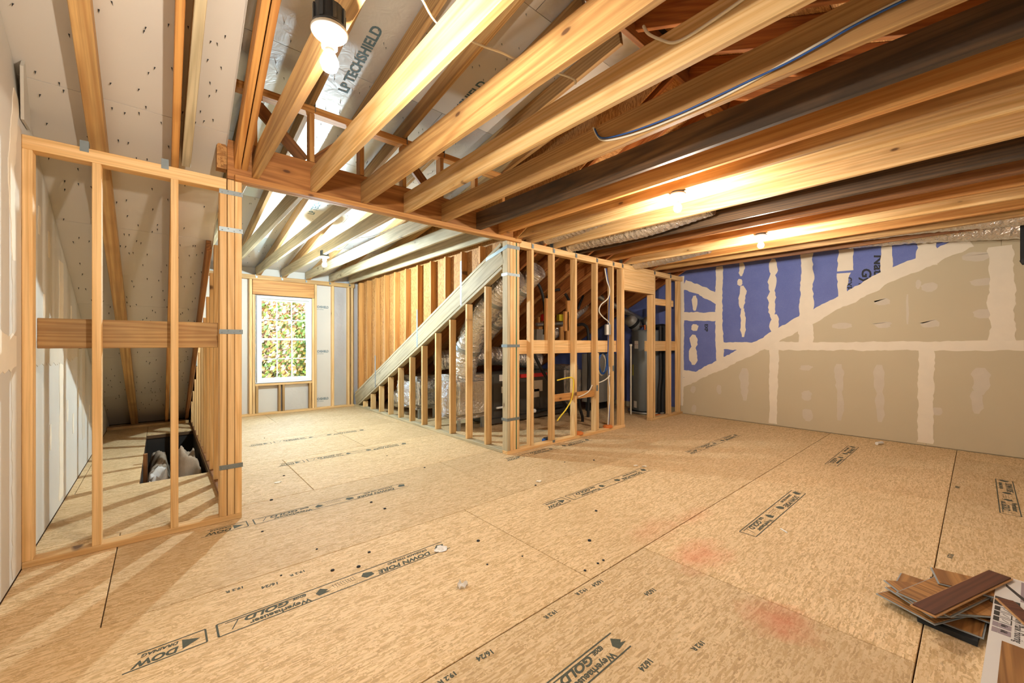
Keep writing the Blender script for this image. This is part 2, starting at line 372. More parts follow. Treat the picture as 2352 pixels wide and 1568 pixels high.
# floor prints, one shared mesh laid at each sheet's centre line
def stamp_parts(kind):
    v, f = [], []
    def addm(me, M):
        k = len(v); v.extend(tuple(M @ p.co) for p in me.vertices); f.extend(tuple(i + k for i in p.vertices) for p in me.polygons)
    def bar(x0, y0, x1, y1, t=0.0065):
        d = Vector((x1 - x0, y1 - y0, 0)).normalized(); n_ = Vector((-d.y, d.x, 0)) * t / 2; k = len(v)
        for p in (Vector((x0, y0, 0)) - n_, Vector((x1, y1, 0)) - n_, Vector((x1, y1, 0)) + n_, Vector((x0, y0, 0)) + n_): v.append(tuple(p))
        f.append((k, k + 1, k + 2, k + 3))
    def tx(s_, size, ur, v0, bold=0.0, shear=0.0, sx=1.0):      # reads towards -u, upside down
        addm(text_mesh(s_, size, 'ink', bold, shear), Matrix(((-sx, 0, 0, ur), (0, -1, 0, v0), (0, 0, 1, 0), (0, 0, 0, 1))))
    def tri(*p):
        k = len(v); v.extend((a, b, 0) for a, b in p); f.append(tuple(range(k, k + len(p))))
    H = 0.05; E_ = 0.46 if kind == 'short' else 1.16
    bar(0, -H, E_, -H); bar(0, H, E_, H); bar(0, -H, 0, H, 0.008); bar(0.03, 0.035, 0.36, 0.035, 0.005); bar(0.05, -0.03, 0.08, 0.035, 0.005)
    tx('Weyerhaeuser', 0.042, 0.37, 0.004 - 0.02, 0.0012); tx('EDGE', 0.024, 0.365, 0.032, 0.001, 0.3); tx('GOLD', 0.052, 0.29, 0.034, 0.002, 0.3, 1.25)
    tri((0.40, 0.0), (0.43, 0.032), (0.46, 0.0), (0.445, -0.01), (0.47, -0.02), (0.41, -0.028))
    if kind != 'short':
        for r_ in range(3):
            for c_ in range(9): bar(0.485 + c_ * 0.013 + r_ * 0.002, 0.02 - r_ * 0.014, 0.492 + c_ * 0.013, 0.022 - r_ * 0.014, 0.005)
    if kind != 'short': tri((0.63, 0.0), (0.65, 0.028), (0.69, 0.012), (0.695, -0.02), (0.65, -0.03))
    if kind != 'short': tx('DOWN PORE', 0.052, 1.04, -0.004, 0.002, 0.25, 1.0)
    if kind != 'short':
        tx('DRAINAGE THIS END', 0.026, 1.04, 0.034, 0.001, 0.25)
        tri((1.08, 0.0), (1.11, 0.034), (1.15, 0.02), (1.13, -0.03), (1.09, -0.02))
    if kind == 'closed': bar(1.16, -H, 1.16, H, 0.006)
    if kind == 'full':
      bar(-0.04, -H, -0.04, H, 0.007); bar(-0.04, -H, -0.30, -H); bar(-0.04, H, -0.26, H)
    if kind == 'full': tri((-0.06, 0.0), (-0.12, 0.034), (-0.12, -0.034))
    if kind == 'full': tx('DOW', 0.052, -0.13, -0.004, 0.002, 0.25); tx('DRAINAG', 0.026, -0.13, 0.034, 0.001, 0.25)
    me = bpy.data.meshes.new('stamp'); me.from_pydata([(a, b, c) for a, b, c in v], [], f); me.materials.append(MATS['ink']); return me
st_me = {k_: stamp_parts(k_) for k_ in ('full', 'short', 'closed')}
for (u0, v0, k_) in ((0.19, 2.19, 'full'), (2.52, 2.19, 'full'), (4.86, 2.19, 'full'), (1.02, 1.0, 'short'), (2.93, 1.0, 'closed'), (5.25, 1.0, 'closed'), (0.50, 3.36, 'full'), (1.2, 4.75, 'full'), (1.1, 5.9, 'full'), (4.72, -0.16, 'closed'), (3.1, 3.36, 'full')):
    o = link('printed_stamp', st_me[k_], None, floor, Matrix.Translation((u0, v0, 0.0006)))
nmb = text_mesh('16/24', 0.035, 'ink', 0.001)
nm2 = text_mesh('19.2 R', 0.03, 'ink', 0.001)
for i, p in enumerate(((560, 1345), (640, 1335), (700, 1308), (1130, 1490), (1045, 1540), (1380, 1330), (1345, 1350), (1490, 1510), (1610, 1470), (2195, 1115), (2180, 1270), (1500, 1350), (1275, 1400))):
    q = on_z(*p); a = math.pi + random.uniform(-0.1, 0.1)
    link('printed_number', nmb if i % 2 else nm2, None, floor, Matrix.Translation((q.x, q.y, 0.0006)) @ Matrix.Rotation(a, 4, 'Z'))

# drywall side wall on the left, its top following the roof
wl = thing('wall_left', 'white drywall side wall with smeared joint compound', 'wall', kind='structure')
def profile(X, lo=-0.5, y1=9.2): return [(X, BY - 0.1, lo), (X, y1, lo), (X, y1, max(lo + 0.05, zm(y1) + 0.05)), (X, 8.0, zm(8.0) + 0.05), (X, RY, RZ + 0.05), (X, BY - 0.1, zm(BY - 0.1) + 0.05)]
MB().prism(profile(LX - 0.015), (-0.1, 0, 0)).build('wall_backing', 'drywall_white', wl)
def wall_poly(poly, X, th, name, mat, parent): return MB().prism([(X, a, b) for a, b in poly], (th, 0, 0)).build(name, mat, parent)
def zl(Y): return zm(Y) - 0.006
YS = [BY, KY - 0.02, 4.72, 5.94, 7.16, 8.72]
for i in range(len(YS) - 1):
    a, b = YS[i] + 0.001, YS[i + 1] - 0.001
    wall_poly([(a, 0.005), (b, 0.005), (b, min(1.21, zl(b))), (a, min(1.21, zl(a)))], LX, -0.0145, 'drywall_sheet', 'drywall_white', wl)
    if zl(b) > 1.3 or i < 3:
        pts = [(a, 1.213), (b, 1.213), (b, max(1.22, zl(b)))] + ([(RY, RZ)] if a < RY < b else []) + [(a, zl(a))]
        wall_poly(pts, LX, -0.0145, 'drywall_sheet', 'drywall_white', wl)

# mud on walls: thin irregular pads standing proud of the sheets
def mud_strip(P, halfw, X, mat, parent, name, jit=0.18, seed=0, step=0.035, tdir=-0.0016):
    rnd = random.Random(seed); P = [Vector(p) for p in P]; L = []
    for i in range(len(P) - 1):
        n_ = max(2, int((P[i + 1] - P[i]).length / step))
        for j in range(n_): L.append((P[i].lerp(P[i + 1], j / n_), halfw[i] + (halfw[i + 1] - halfw[i]) * j / n_))
    L.append((P[-1], halfw[-1])); m = len(L); A, B = [], []; ja = jb = 0.0
    for i in range(m):
        t = (L[min(i + 1, m - 1)][0] - L[max(i - 1, 0)][0]).normalized(); n_ = Vector((-t.y, t.x))
        ja = ja * 0.6 + rnd.uniform(-1, 1) * jit * 0.8; jb = jb * 0.6 + rnd.uniform(-1, 1) * jit * 0.8
        A.append(L[i][0] + n_ * L[i][1] * (1 + ja)); B.append(L[i][0] - n_ * L[i][1] * (1 + jb))
    vs = [(X, p.x, p.y) for p in A] + [(X, p.x, p.y) for p in B]
    vs += [(X + tdir, p.x, p.y) for p in A] + [(X + tdir, p.x, p.y) for p in B]
    fs = []
    for i in range(m - 1):
        fs.append((2 * m + i, 2 * m + i + 1, 3 * m + i + 1, 3 * m + i)); fs.append((i, i + 1, 2 * m + i + 1, 2 * m + i)); fs.append((m + i, 3 * m + i, 3 * m + i + 1, m + i + 1))
    fs += [(0, 2 * m, 3 * m, m), (m - 1, 2 * m - 1, 4 * m - 1, 3 * m - 1)]
    return MB().add(vs, fs).build(name, mat, parent)
def wall_band(pix, wpx, X, mat, parent, name, seed, jit=0.18, tdir=-0.0016):
    P, W = [], []
    for (px, py), h in zip(pix, wpx):
        q = on_x(px, py, X); q2 = on_x(px, py + h / 2, X); P.append(Vector((q.y, q.z))); W.append(max(0.006, abs(q.z - q2.z)))
    return mud_strip(P, W, X, mat, parent, name, jit, seed, tdir=tdir)
# left wall mud
k = 0
for (Y, w_, z0, z1, m_) in ((3.42, 0.10, 0.02, 2.45, 'joint_compound_thin'), (4.72, 0.09, 0.05, 1.9, 'joint_compound'), (5.94, 0.10, 0.3, 1.3, 'joint_compound_thin')):
    mud_strip([(Y, z0), (Y, z1)], [w_, w_], LX, m_, wl, 'joint_compound_band', 0.2, 100 + k, tdir=0.0016); k += 1
mud_strip([(2.6, 1.21), (KY - 0.1, 1.21)], [0.10, 0.09], LX, 'joint_compound', wl, 'joint_compound_band', 0.2, 110, tdir=0.0022)
mud_strip([(3.66, 1.2), (5.6, 1.2)], [0.09, 0.07], LX, 'joint_compound_thin', wl, 'joint_compound_band', 0.25, 111, tdir=0.0022)
mud_strip([(3.40, 2.6), (3.30, 2.2), (3.35, 1.7)], [0.05, 0.06, 0.03], LX, 'joint_compound', wl, 'joint_compound_band', 0.3, 112, tdir=0.003)
for i, (Y, z) in enumerate(((3.95, 2.05), (4.25, 1.95), (4.1, 1.5), (5.2, 1.5), (5.0, 0.7), (5.3, 0.55), (5.6, 0.75), (4.3, 0.6), (6.4, 0.5))):
    mud_strip([(Y, z - 0.09), (Y, z), (Y, z + 0.09)], [0.02, 0.035, 0.02], LX, 'joint_compound', wl, 'screw_patch', 0.25, 120 + i, tdir=0.002)
MB().prism([(LX + 0.004, 3.47, 2.50), (LX + 0.004, 3.62, 2.50), (LX + 0.004, 3.60, 2.66), (LX + 0.03, 3.36, 2.80), (LX + 0.03, 3.30, 2.72)], (0.013, 0, 0)).build('drywall_scrap', 'drywall_white', wl)

# gable wall on the right
wr = thing('wall_right', 'gable wall of blue and beige drywall with taped joints', 'wall', kind='structure')
MB().prism(profile(GX + 0.013), (0.1, 0, 0)).build('wall_backing', 'drywall_beige', wr)
DI = [(3.60, 0.50), (2.164, 1.345), (1.656, 1.62), (0.89, 2.07), (0.10, 2.50), (-0.05, 2.58)]
def dz(Y):
    for (a, za), (b, zb) in zip(DI, DI[1:]):
        if b <= Y <= a: return za + (zb - za) * (a - Y) / (a - b)
    return 0.50 if Y > 3.6 else 2.58
def gpoly(poly, mat): wall_poly(poly, GX, 0.012, 'drywall_sheet', mat, wr)
g = 0.0015
VB = [on_x(1653, 700, GX).y, on_x(1853, 700, GX).y, on_x(2128, 580, GX).y]     # vertical joints in the blue board
ZT = 3.0; HZ = 1.22
ed = [8.2, 3.60, VB[0], VB[1], VB[2], 0.10]
for i in range(len(ed) - 1):
    b, a = ed[i] - g, ed[i + 1] + g
    poly = [(a, dz(a) + g), (b, dz(b) + g)]
    ins = [(y, z + g) for y, z in DI if a < y < b]
    poly = [(b, dz(b) + g)] + sorted(ins, reverse=True) + [(a, dz(a) + g), (a, max(dz(a) + 0.05, min(ZT, zl(a)))), (b, min(ZT, max(0.55, zl(b))))]
    if i == 0: poly = [(b, 0.1), (a, 0.1), (a, min(ZT, zl(a))), (b, max(0.15, zl(b)))]
    gpoly(poly, 'drywall_blue')
# beige: lower course, then upper course
VL = [on_x(1776, 900, GX).y, on_x(2127, 900, GX).y]
yH = next(y / 1000 for y in range(3600, 0, -5) if dz(y / 1000) >= HZ)
for b, a in ((3.60, VL[0]), (VL[0], VL[1]), (VL[1], BY)):
    b -= g; a += g
    top = [(y, z - g) for y, z in DI if a < y < b and z < HZ]
    poly = [(b, 0.008), (a, 0.008), (a, min(HZ - g, dz(a) - g))]
    if a < yH < b: poly.append((yH, HZ - g))
    poly += [(y, z) for y, z in sorted(top)] + ([(b, dz(b) - g)] if dz(b) < HZ else [(b, HZ - g)])
    gpoly(poly, 'drywall_beige')
VU = [on_x(2300, 650, GX).y]
a, b = VU[0] + g, yH - 0.02
gpoly([(b, HZ + g), (a, HZ + g), (a, dz(a) - g)] + sorted([(y, z - g) for y, z in DI if a < y < b and z > HZ + 0.02]) , 'drywall_beige')
gpoly([(VU[0] - g, HZ + g), (BY, HZ + g), (BY, zl(BY)), (-0.06, 2.75), (VU[0] - g, dz(VU[0]))], 'drywall_beige')
def gb(pts, wpx, mat='joint_compound', jit=0.16, name='joint_compound_band', td=-0.0016):   # crop coords of the wall study -> frame
    global k
    k += 1
    return wall_band([(1540 + x * 0.3452, 520 + y * 0.3452) for x, y in pts], [h * 0.3452 for h in wpx], GX, mat, wr, name, 200 + k, jit, td)
gb([(75, 1040), (330, 920), (620, 775), (900, 625), (1200, 465), (1460, 325), (1700, 225), (1990, 95)], [58, 62, 70, 78, 84, 84, 90, 90], td=-0.0028)
gb([(76, 330), (76, 700), (72, 1190)], [30, 30, 26], td=-0.0030)
gb([(325, 265), (322, 600), (330, 915)], [44, 46, 52])
gb([(90, 385), (200, 425), (322, 485)], [60, 66, 64], td=-0.0018)
gb([(85, 600), (320, 600)], [56, 56], td=-0.0020)
gb([(80, 975), (210, 985)], [50, 30], td=-0.0022)
gb([(907, 175), (905, 500), (902, 820)], [70, 72, 80], td=-0.0019)
gb([(1165, 150), (1160, 295)], [75, 75]); gb([(1150, 310), (1145, 400), (1142, 500)], [70, 50, 52])
gb([(1437, 105), (1437, 330)], [58, 60]); gb([(1708, 75), (1700, 260)], [96, 96])
gb([(340, 795), (900, 795), (1500, 795), (2352, 792)], [50, 56, 60, 66], td=-0.0023)
gb([(690, 815), (680, 1310)], [52, 46]); gb([(1705, 790), (1700, 1200), (1695, 1440)], [80, 70, 76])
gb([(2195, 130), (2200, 500), (2215, 815)], [110, 110, 120])
def mb(x, y, w_, h_, mat='joint_compound'):
    gb([(x, y - h_ / 2), (x + random.uniform(-6, 6), y - h_ / 4), (x, y + h_ / 4), (x, y + h_ / 2)], [w_ * 0.5, w_, w_ * 0.9, w_ * 0.4], mat, 0.3, 'screw_patch', -0.0010 - random.random() * 0.0006)
for a in ((470, 285, 38, 90), (465, 372, 34, 44), (475, 470, 44, 150), (482, 640, 36, 190), (685, 270, 44, 110), (678, 375, 56, 120), (680, 520, 46, 190), (690, 650, 48, 130),
          (160, 510, 34, 100), (163, 672, 44, 44), (157, 765, 44, 90), (153, 860, 46, 120)): mb(*a)
for a in ((493, 1050, 48, 215), (150, 1085, 36, 46), (325, 1085, 30, 60), (155, 1212, 26, 50), (895, 940, 86, 34), (905, 1125, 56, 66), (912, 1255, 54, 80), (1125, 1010, 56, 190),
          (1122, 1190, 44, 200), (1393, 1020, 54, 200), (1392, 1200, 46, 200), (2062, 1030, 80, 180), (2038, 1170, 62, 150), (1776, 1230, 50, 52), (1142, 660, 86, 40), (1405, 503, 82, 40),
          (1412, 655, 84, 38), (1718, 405, 66, 60), (1712, 650, 86, 42), (1577, 550, 14, 200), (2065, 370, 110, 46), (2085, 580, 80, 60), (2062, 200, 120, 60), (1648, 385, 26, 60)): mb(*a, 'joint_compound_thin')
q = on_x(2008, 585, GX); lettering('printed_lettering', 'Natio', 0.135, 'ink_black', (GX - 0.0012, q.y, q.z), (0, 0, -1), (0, -1, 0), wr, 0.004, 0.15, 1.25)
q = on_x(1980, 616, GX); lettering('printed_lettering', 'Gyp', 0.135, 'ink_black', (GX - 0.0012, q.y, q.z), (0, 0, -1), (0, -1, 0), wr, 0.004, 0.15, 1.25)
q = on_x(1943, 637, GX); lettering('printed_lettering', 'GXP', 0.09, 'ink_black', (GX - 0.0012, q.y, q.z), (0, 0, -1), (0, -1, 0), wr, 0.003)
q = on_x(1619, 744, GX); lettering('printed_lettering', 'EXP', 0.075, 'ink_black', (GX - 0.0012, q.y, q.z), (0, 0, -1), (0, -1, 0), wr, 0.003)

# wall behind the camera
wb = thing('wall_rear', 'plain white drywall wall closing the room', 'wall', kind='structure')
for i in range(4):
    a, b = LX + i * 1.93, min(GX, LX + (i + 1) * 1.93 - 0.003)
    MB().box(a, b, BY - 0.06, BY, 0, min(2.6, zm(BY))).build('drywall_sheet', 'drywall_white', wb)

# ------------------------------------------------------------------ roof decks and rafters
def deck_panel(x0, x1, y0, y1, fz, mat, parent, name='deck_panel', th=0.013):
    g = 0.002
    MB().prism([(x0 + g, y0 + g, fz(y0 + g)), (x1 - g, y0 + g, fz(y0 + g)), (x1 - g, y1 - g, fz(y1 - g)), (x0 + g, y1 - g, fz(y1 - g))], (0, 0, th)).build(name, mat, parent)
rm = thing('roof_main', 'main roof of sloping rafters and sheathing boards', 'roof', kind='structure')
rd = thing('roof_dormer', 'low sloping dormer roof with foil faced sheathing', 'roof', kind='structure')
DX0, DX1 = 0.36, 3.07
ye = [RY] + [2.36 + 1.06 * i for i in range(7)]
for i in range(len(ye) - 1):
    deck_panel(LX - 0.1, DX0, ye[i], ye[i + 1], zm, 'white_sheathing', rm)
    for (x0, x1) in ((DX1, 5.2), (5.2, GX + 0.1)): deck_panel(x0, x1, ye[i], ye[i + 1], zm, 'osb_brown', rm)
yr = [BY - 0.1, -0.5, 0.55, RY]
for i in range(3):
    for x0, x1 in ((LX - 0.1, DX0), (DX0, DX1), (DX1, 5.2), (5.2, GX + 0.1)):
        deck_panel(x0, x1, yr[i], yr[i + 1], zm, 'white_sheathing' if x0 < 0 else 'osb_brown', rm)
# outer skin closing every joint to the sky
sk = MB()
for (x0, x1, y0, y1) in ((LX - 0.12, DX0, RY, 9.3), (DX1, GX + 0.12, RY, 9.3), (LX - 0.12, GX + 0.12, BY - 0.2, RY)):
    sk.prism([(x0, y0, zm(y0) + 0.016), (x1, y0, zm(y0) + 0.016), (x1, y1, zm(y1) + 0.016), (x0, y1, zm(y1) + 0.016)], (0, 0, 0.03))
sk.build('shingle_layer', 'hole_dark', rm)
yd = [RY, 2.0, 3.22, 4.44, 5.66, 6.88, 8.7]; n_ = 0
for i in range(len(yd) - 1):
    xs = [DX0, 1.33, DX1] if i % 2 else [DX0, 1.95, DX1]
    for x0, x1 in zip(xs, xs[1:]):
        n_ += 1; deck_panel(x0, x1, yd[i], yd[i + 1], zd, 'white_sheathing' if n_ in (1, 4, 9, 12) else 'foil_board', rd)
MB().prism([(DX0 - 0.05, RY - 0.1, zd(RY) + 0.02), (DX1 + 0.05, RY - 0.1, zd(RY) + 0.02), (DX1 + 0.05, 8.9, zd(8.9) + 0.016), (DX0 - 0.05, 8.9, zd(8.9) + 0.016)], (0, 0, 0.03)).build('shingle_layer', 'hole_dark', rd)
def rafter(x0, x1, y0, y1, dp, mat, par, fz, gap=0.002, name='rafter'):
    s_ = (fz(y1) - fz(y0)) / (y1 - y0); c_ = math.cos(math.atan(s_)); xm = (x0 + x1) / 2; o = (dp / 2 + gap) / c_
    return board(name, (xm, y0, fz(y0) - o), (xm, y1, fz(y1) - o), x1 - x0, dp, mat, par, (1, 0, 0))
rafter(-0.335, -0.255, RY + 0.03, 8.55, 0.10, 'pine_tan', rm, zm)
rafter(0.058, 0.096, RY + 0.03, 8.45, 0.14, 'pine_orange', rm, zm)
board('rafter', (0.135, 3.62, zm(3.62) - 0.09), (0.175, RY + 0.1, zm(RY + 0.1) - 0.09), 0.05, 0.10, 'pine_grey', rm)
rafter(0.40, 0.438, RY + 0.03, 3.72, 0.14, 'pine_orange', rm, zm); rafter(0.444, 0.482, RY + 0.03, 3.62, 0.14, 'pine_orange', rm, zm)
rafter(0.305, 0.343, 4.45, 8.5, 0.12, 'pine_brown', rm, zm)
MB().box(LX, 0.36, 8.30, 8.44, 0.0, 0.038).build('eave_plate', 'pine_tan', rm)
stud('rafter_prop', 0.10, 0.138, 7.0, 7.04, -0.3, 0.62, 'pine_tan', rm)
for i in range(10):
    x = 3.14 + i * 0.42
    if x > 7.05: break
    rafter(x, x + 0.038, RY + 0.03, 8.5, 0.184, 'rafter_red', rm, zm)
for i in range(18):
    x = 0.52 + i * 0.40
    if x < 7.0: rafter(x, x + 0.038, BY, RY - 0.03, 0.16, 'rafter_red', rm, zm)
for i in range(12):
    x = 3.6 + i * 0.42
    if x < 6.9:
        board('collar_tie', (x + 0.06, 0.35, 3.02), (x + 0.06, 2.75, 3.02), 0.038, 0.09, 'rafter_red', rm)
        board('web_brace', (x - 0.03, 2.95, 2.72), (x - 0.03, 1.72, 3.42), 0.038, 0.089, 'rafter_red', rm)
        if i % 2 == 0: board('web_brace', (x - 0.03, 0.2, 2.72), (x - 0.03, 1.35, 3.34), 0.038, 0.089, 'rafter_red', rm)
stud('ridge_board', LX, GX, RY - 0.019, RY + 0.019, RZ - 0.24, RZ - 0.01, 'pine_brown', rm)
stud('strongback', 2.6, GX, 1.10, 1.14, 2.705, 2.80, 'pine_orange', rm)
# dormer rafters, clips and pony wall over the header
DJX = [0.507, 0.902, 1.304, 1.702, 2.104, 2.528, 2.905]
for x in DJX:
    rafter(x, x + 0.038, RY + 0.12, 8.4, 0.14, 'pine_grey' if x > 5 else 'pine_tan', rd, zd)
pony = thing('pony_wall', 'short stud wall with diagonal braces standing on the header beam', 'stud wall', kind='structure')
PT = zd(3.55) - 0.145
stud('top_plate', 0.40, 3.1, 3.51, 3.60, PT - 0.06, PT - 0.004, 'pine_orange', pony)
for x in DJX: stud('stud', x, x + 0.038, 3.515, 3.60, 2.722, PT - 0.062, 'pine_orange', pony)
for i, (xa, xb) in enumerate(((0.54, 0.90), (0.94, 1.30), (1.74, 2.10), (2.56, 2.90))):
    a, b = (PT - 0.09, 2.76) if i % 2 == 0 else (2.76, PT - 0.09)
    board('brace', (xa + 0.02, 3.63, a), (xb - 0.01, 3.63, b), 0.036, 0.089, 'pine_brown', pony, (0, 1, 0))
for x in DJX:
    MB().box(x + 0.039, x + 0.042, 3.50, 3.55, PT - 0.05, PT + 0.06).build('hurricane_clip', 'strap_steel', pony)

# ------------------------------------------------------------------ ceiling joists on the header
cl = thing('ceiling', 'open ceiling of long wooden joists running over the room', 'ceiling', kind='structure')
JX = [0.507, 0.902, 1.304, 1.702, 2.104, 2.528, 2.83, 3.08, 3.34, 3.75, 4.22, 4.58, 4.94, 5.36, 5.78, 6.15, 6.50]
JM = ['pine_tan', 'pine_pale', 'pine_tan', 'pine_pale', 'pine_tan', 'pine_weathered', 'pine_orange', 'pine_tan', 'pine_pale', 'pine_stud', 'pine_weathered', 'pine_brown', 'pine_orange', 'pine_pale', 'pine_orange', 'pine_tan', 'pine_brown']
for i, (x, m_) in enumerate(zip(JX, JM)):
    stud('joist', x, x + 0.038, BY, KY - 0.002 if x < 3.1 else 3.86, JB, JB + 0.184, m_, cl)
hb = thing('header_beam', 'laminated wooden header beam carrying the joist ends', 'beam', kind='structure')
stud('laminated_ply', 0.36, 3.15, KY + 0.002, KY + 0.044, 2.436, 2.715, 'lvl_face', hb)
stud('laminated_ply', 0.36, 3.15, KY + 0.047, KY + 0.089, 2.436, 2.715, 'pine_tan', hb)
stud('ledger', 0.40, 3.15, KY - 0.040, KY, 2.424, JB - 0.001, 'pine_orange', hb)
MB().prism([(0.30, KY + 0.01, 2.50), (0.30, KY + 0.01, 2.66), (0.33, KY + 0.01, 2.70), (0.358, KY + 0.01, 2.66), (0.358, KY + 0.01, 2.50)], (0, 0.08, 0)).build('end_block', 'osb_brown', hb)

# dormer ceiling joists
for i, x in enumerate(DJX):
    stud('dormer_joist', x - 0.045, x - 0.007, KY + 0.092, WY + 0.05, JB, JB + (0.14 if i < 6 else 0.19), 'pine_grey', cl)

# ------------------------------------------------------------------ framed partitions
def strap(parent, x0, x1, z, y=KY, left=False):
    m = MB().box(x0, x1, y - 0.003, y - 0.0005, z - 0.016, z + 0.016)
    for i in range(4):
        xx = x0 + (x1 - x0) * (i + 0.5) / 4; m.lathe([(0.004, 0), (0.003, 0.002), (0, 0.0025)], (xx, y - 0.003, z + (0.006 if i % 2 else -0.006)), 6, Vector((0, -1, 0)))
    if left: m.box(x0 - 0.003, x0 - 0.0005, y - 0.003, y + 0.10, z - 0.016, z + 0.016)
    return m.build('metal_strap', 'strap_steel', parent)
pl = thing('stud_partition', 'open stud wall with wide mid blocking beside the white drywall', 'stud wall', kind='structure')
stud('bottom_plate', LX + 0.002, 0.446, KY, KY + 0.089, 0, 0.038, 'pine_stud', pl)
stud('top_plate', LX + 0.002, 0.355, KY, KY + 0.089, 2.352, 2.43, 'pine_stud', pl)
for x in (LX + 0.002, -0.310, 0.052): stud('stud', x, x + 0.040, KY, KY + 0.089, 0.038, 2.352, 'pine_stud', pl)
for x in (0.316, 0.361, 0.405): stud('post_stud', x, x + 0.041, KY, KY + 0.089, 0.038, 2.43 if x > 0.35 else 2.352, 'pine_stud', pl)
stud('blocking', LX + 0.045, 0.314, KY + 0.0895, KY + 0.128, 1.232, 1.410, 'pine_tan', pl)
for z in (2.335, 2.07, 1.345, 0.385): strap(pl, 0.312, 0.452, z)
for x in (-0.33, 0.035): MB().box(x - 0.03, x + 0.008, KY - 0.002, KY + 0.05, 2.405, 2.47).build('rafter_clip', 'strap_steel', pl)

pr = thing('stud_partition', 'open stud wall with a doorway in front of the mechanical equipment', 'stud wall', kind='structure')
stud('bottom_plate', 2.966, 5.30, KY, KY + 0.089, 0, 0.038, 'pine_stud', pr)
stud('bottom_plate', 6.05, GX - 0.004, KY, KY + 0.089, 0, 0.038, 'pine_stud', pr)
stud('top_plate', 3.155, GX - 0.004, KY, KY + 0.089, 2.385, JB - 0.002, 'pine_stud', pr)
stud('post_stud', 2.966, 3.008, KY, KY + 0.089, 0.038, 2.434, 'pine_grey', pr)  # greyer wood paints in the cool lamp light on the post's left side
stud('post_stud', 3.011, 3.052, KY, KY + 0.089, 0.038, 2.434, 'pine_stud', pr)
stud('post_stud', 3.055, 3.096, KY, KY + 0.089, 0.038, 2.434, 'pine_stud', pr)
stud('post_stud', 3.112, 3.150, KY, KY + 0.089, 0.038, 2.434, 'pine_stud', pr)
for x in (3.345, 3.712, 4.142, 4.592, 4.975, 5.205, 5.243, 6.135, 6.665, 7.00): stud('stud', x, x + 0.038, KY, KY + 0.089, 0.038, 2.384, 'pine_stud', pr)
stud('stud', 6.06, 6.098, KY, KY + 0.089, 0.038, 2.06, 'pine_stud', pr)
stud('door_header', 5.283, 6.133, KY, KY + 0.042, 2.07, 2.384, 'pine_stud', pr)
stud('door_header', 5.283, 6.133, KY + 0.045, KY + 0.087, 2.07, 2.384, 'pine_orange', pr)
stud('blocking', 3.155, 5.20, KY + 0.0895, KY + 0.128, 1.135, 1.305, 'pine_stud', pr)
stud('blocking', 6.05, GX - 0.03, KY + 0.0895, KY + 0.128, 1.135, 1.305, 'pine_stud', pr)
stud('blocking', 6.18, 6.95, KY + 0.0895, KY + 0.128, 1.92, 2.03, 'pine_stud', pr)
stud('blocking', 3.751, 4.141, KY + 0.03, KY + 0.068, 0.52, 0.61, 'pine_orange', pr); stud('blocking', 4.181, 4.591, KY + 0.03, KY + 0.068, 0.52, 0.61, 'pine_orange', pr)
for z in (2.05, 1.235, 0.395): strap(pr, 2.963, 3.152, z, left=True)
m = MB().box(2.963, 3.152, KY - 0.003, KY - 0.0005, 2.345, 2.385); m.prism([(2.9625, KY - 0.003, 2.345), (2.9625, KY - 0.003, 2.385), (2.9625, KY + 0.40, 2.29), (2.9625, KY + 0.40, 2.25)], (0.002, 0, 0)); m.build('metal_strap', 'strap_steel', pr)
MB().tube([(3.104, KY + 0.012, 0.04), (3.104, KY + 0.010, 1.3), (3.104, KY + 0.012, 2.43)], 0.007, 8).build('sealant_strip', 'cable_green', pr)
for x in (3.36, 3.73, 4.16, 4.61, 5.0, 5.23, 6.15, 6.68): MB().box(x - 0.016, x - 0.012, KY - 0.004, KY + 0.05, 2.40, 2.53).box(x - 0.016, x + 0.02, KY - 0.004, KY - 0.001, 2.40, 2.45).build('hurricane_clip', 'strap_steel', pr)
for (x, z) in ((4.612, 0.60), (4.995, 0.86), (3.73, 0.02)): MB().box(x - 0.02, x + 0.02, KY - 0.0025, KY - 0.0005, z, z + 0.08 if z > 0.1 else z + 0.03).build('nail_plate', 'strap_steel', pr)

# dormer side walls
AX = 2.966
def zb(Y): return 0.235 + 0.4635 * (8.27 - Y)          # top of the sloping trimmer
ar = thing('dormer_wall_right', 'dormer side wall with sloping brace, short studs below and tall studs above', 'stud wall', kind='structure')
stud('bottom_plate', AX, AX + 0.089, KY + 0.09, WY - 0.003, 0, 0.038, 'pine_grey', ar)
board('sloping_trimmer', (AX + 0.019, 8.24, zb(8.24) - 0.12), (AX + 0.019, 3.60, zb(3.60) - 0.12), 0.038, 0.21, 'pine_grey', ar)
board('sloping_plate', (AX + 0.045, 8.20, zb(8.20) - 0.262), (AX + 0.045, 3.60, zb(3.60) - 0.262), 0.089, 0.038, 'pine_grey', ar)
board('sloping_plate', (AX + 0.045, 8.25, zb(8.25) + 0.02), (AX + 0.045, 3.62, zb(3.62) + 0.02), 0.089, 0.036, 'pine_grey', ar)
for y in (7.80, 7.42, 7.04, 6.65, 6.26, 5.86, 5.47, 5.07, 4.69, 4.30, 3.90):
    stud('short_stud', AX, AX + 0.089, y, y + 0.038, 0.038, zb(y + 0.038) - 0.29, 'pine_stud', ar)
for i in range(11):
    y = 8.02 - i * 0.40
    if zb(y) + 0.06 < JB - 0.05: stud('tall_stud', AX, AX + 0.089, y, y + 0.038, zb(y) + 0.045, JB - 0.003, 'pine_orange', ar)  # orange wood paints in the shade on stud sides turned from the lamp
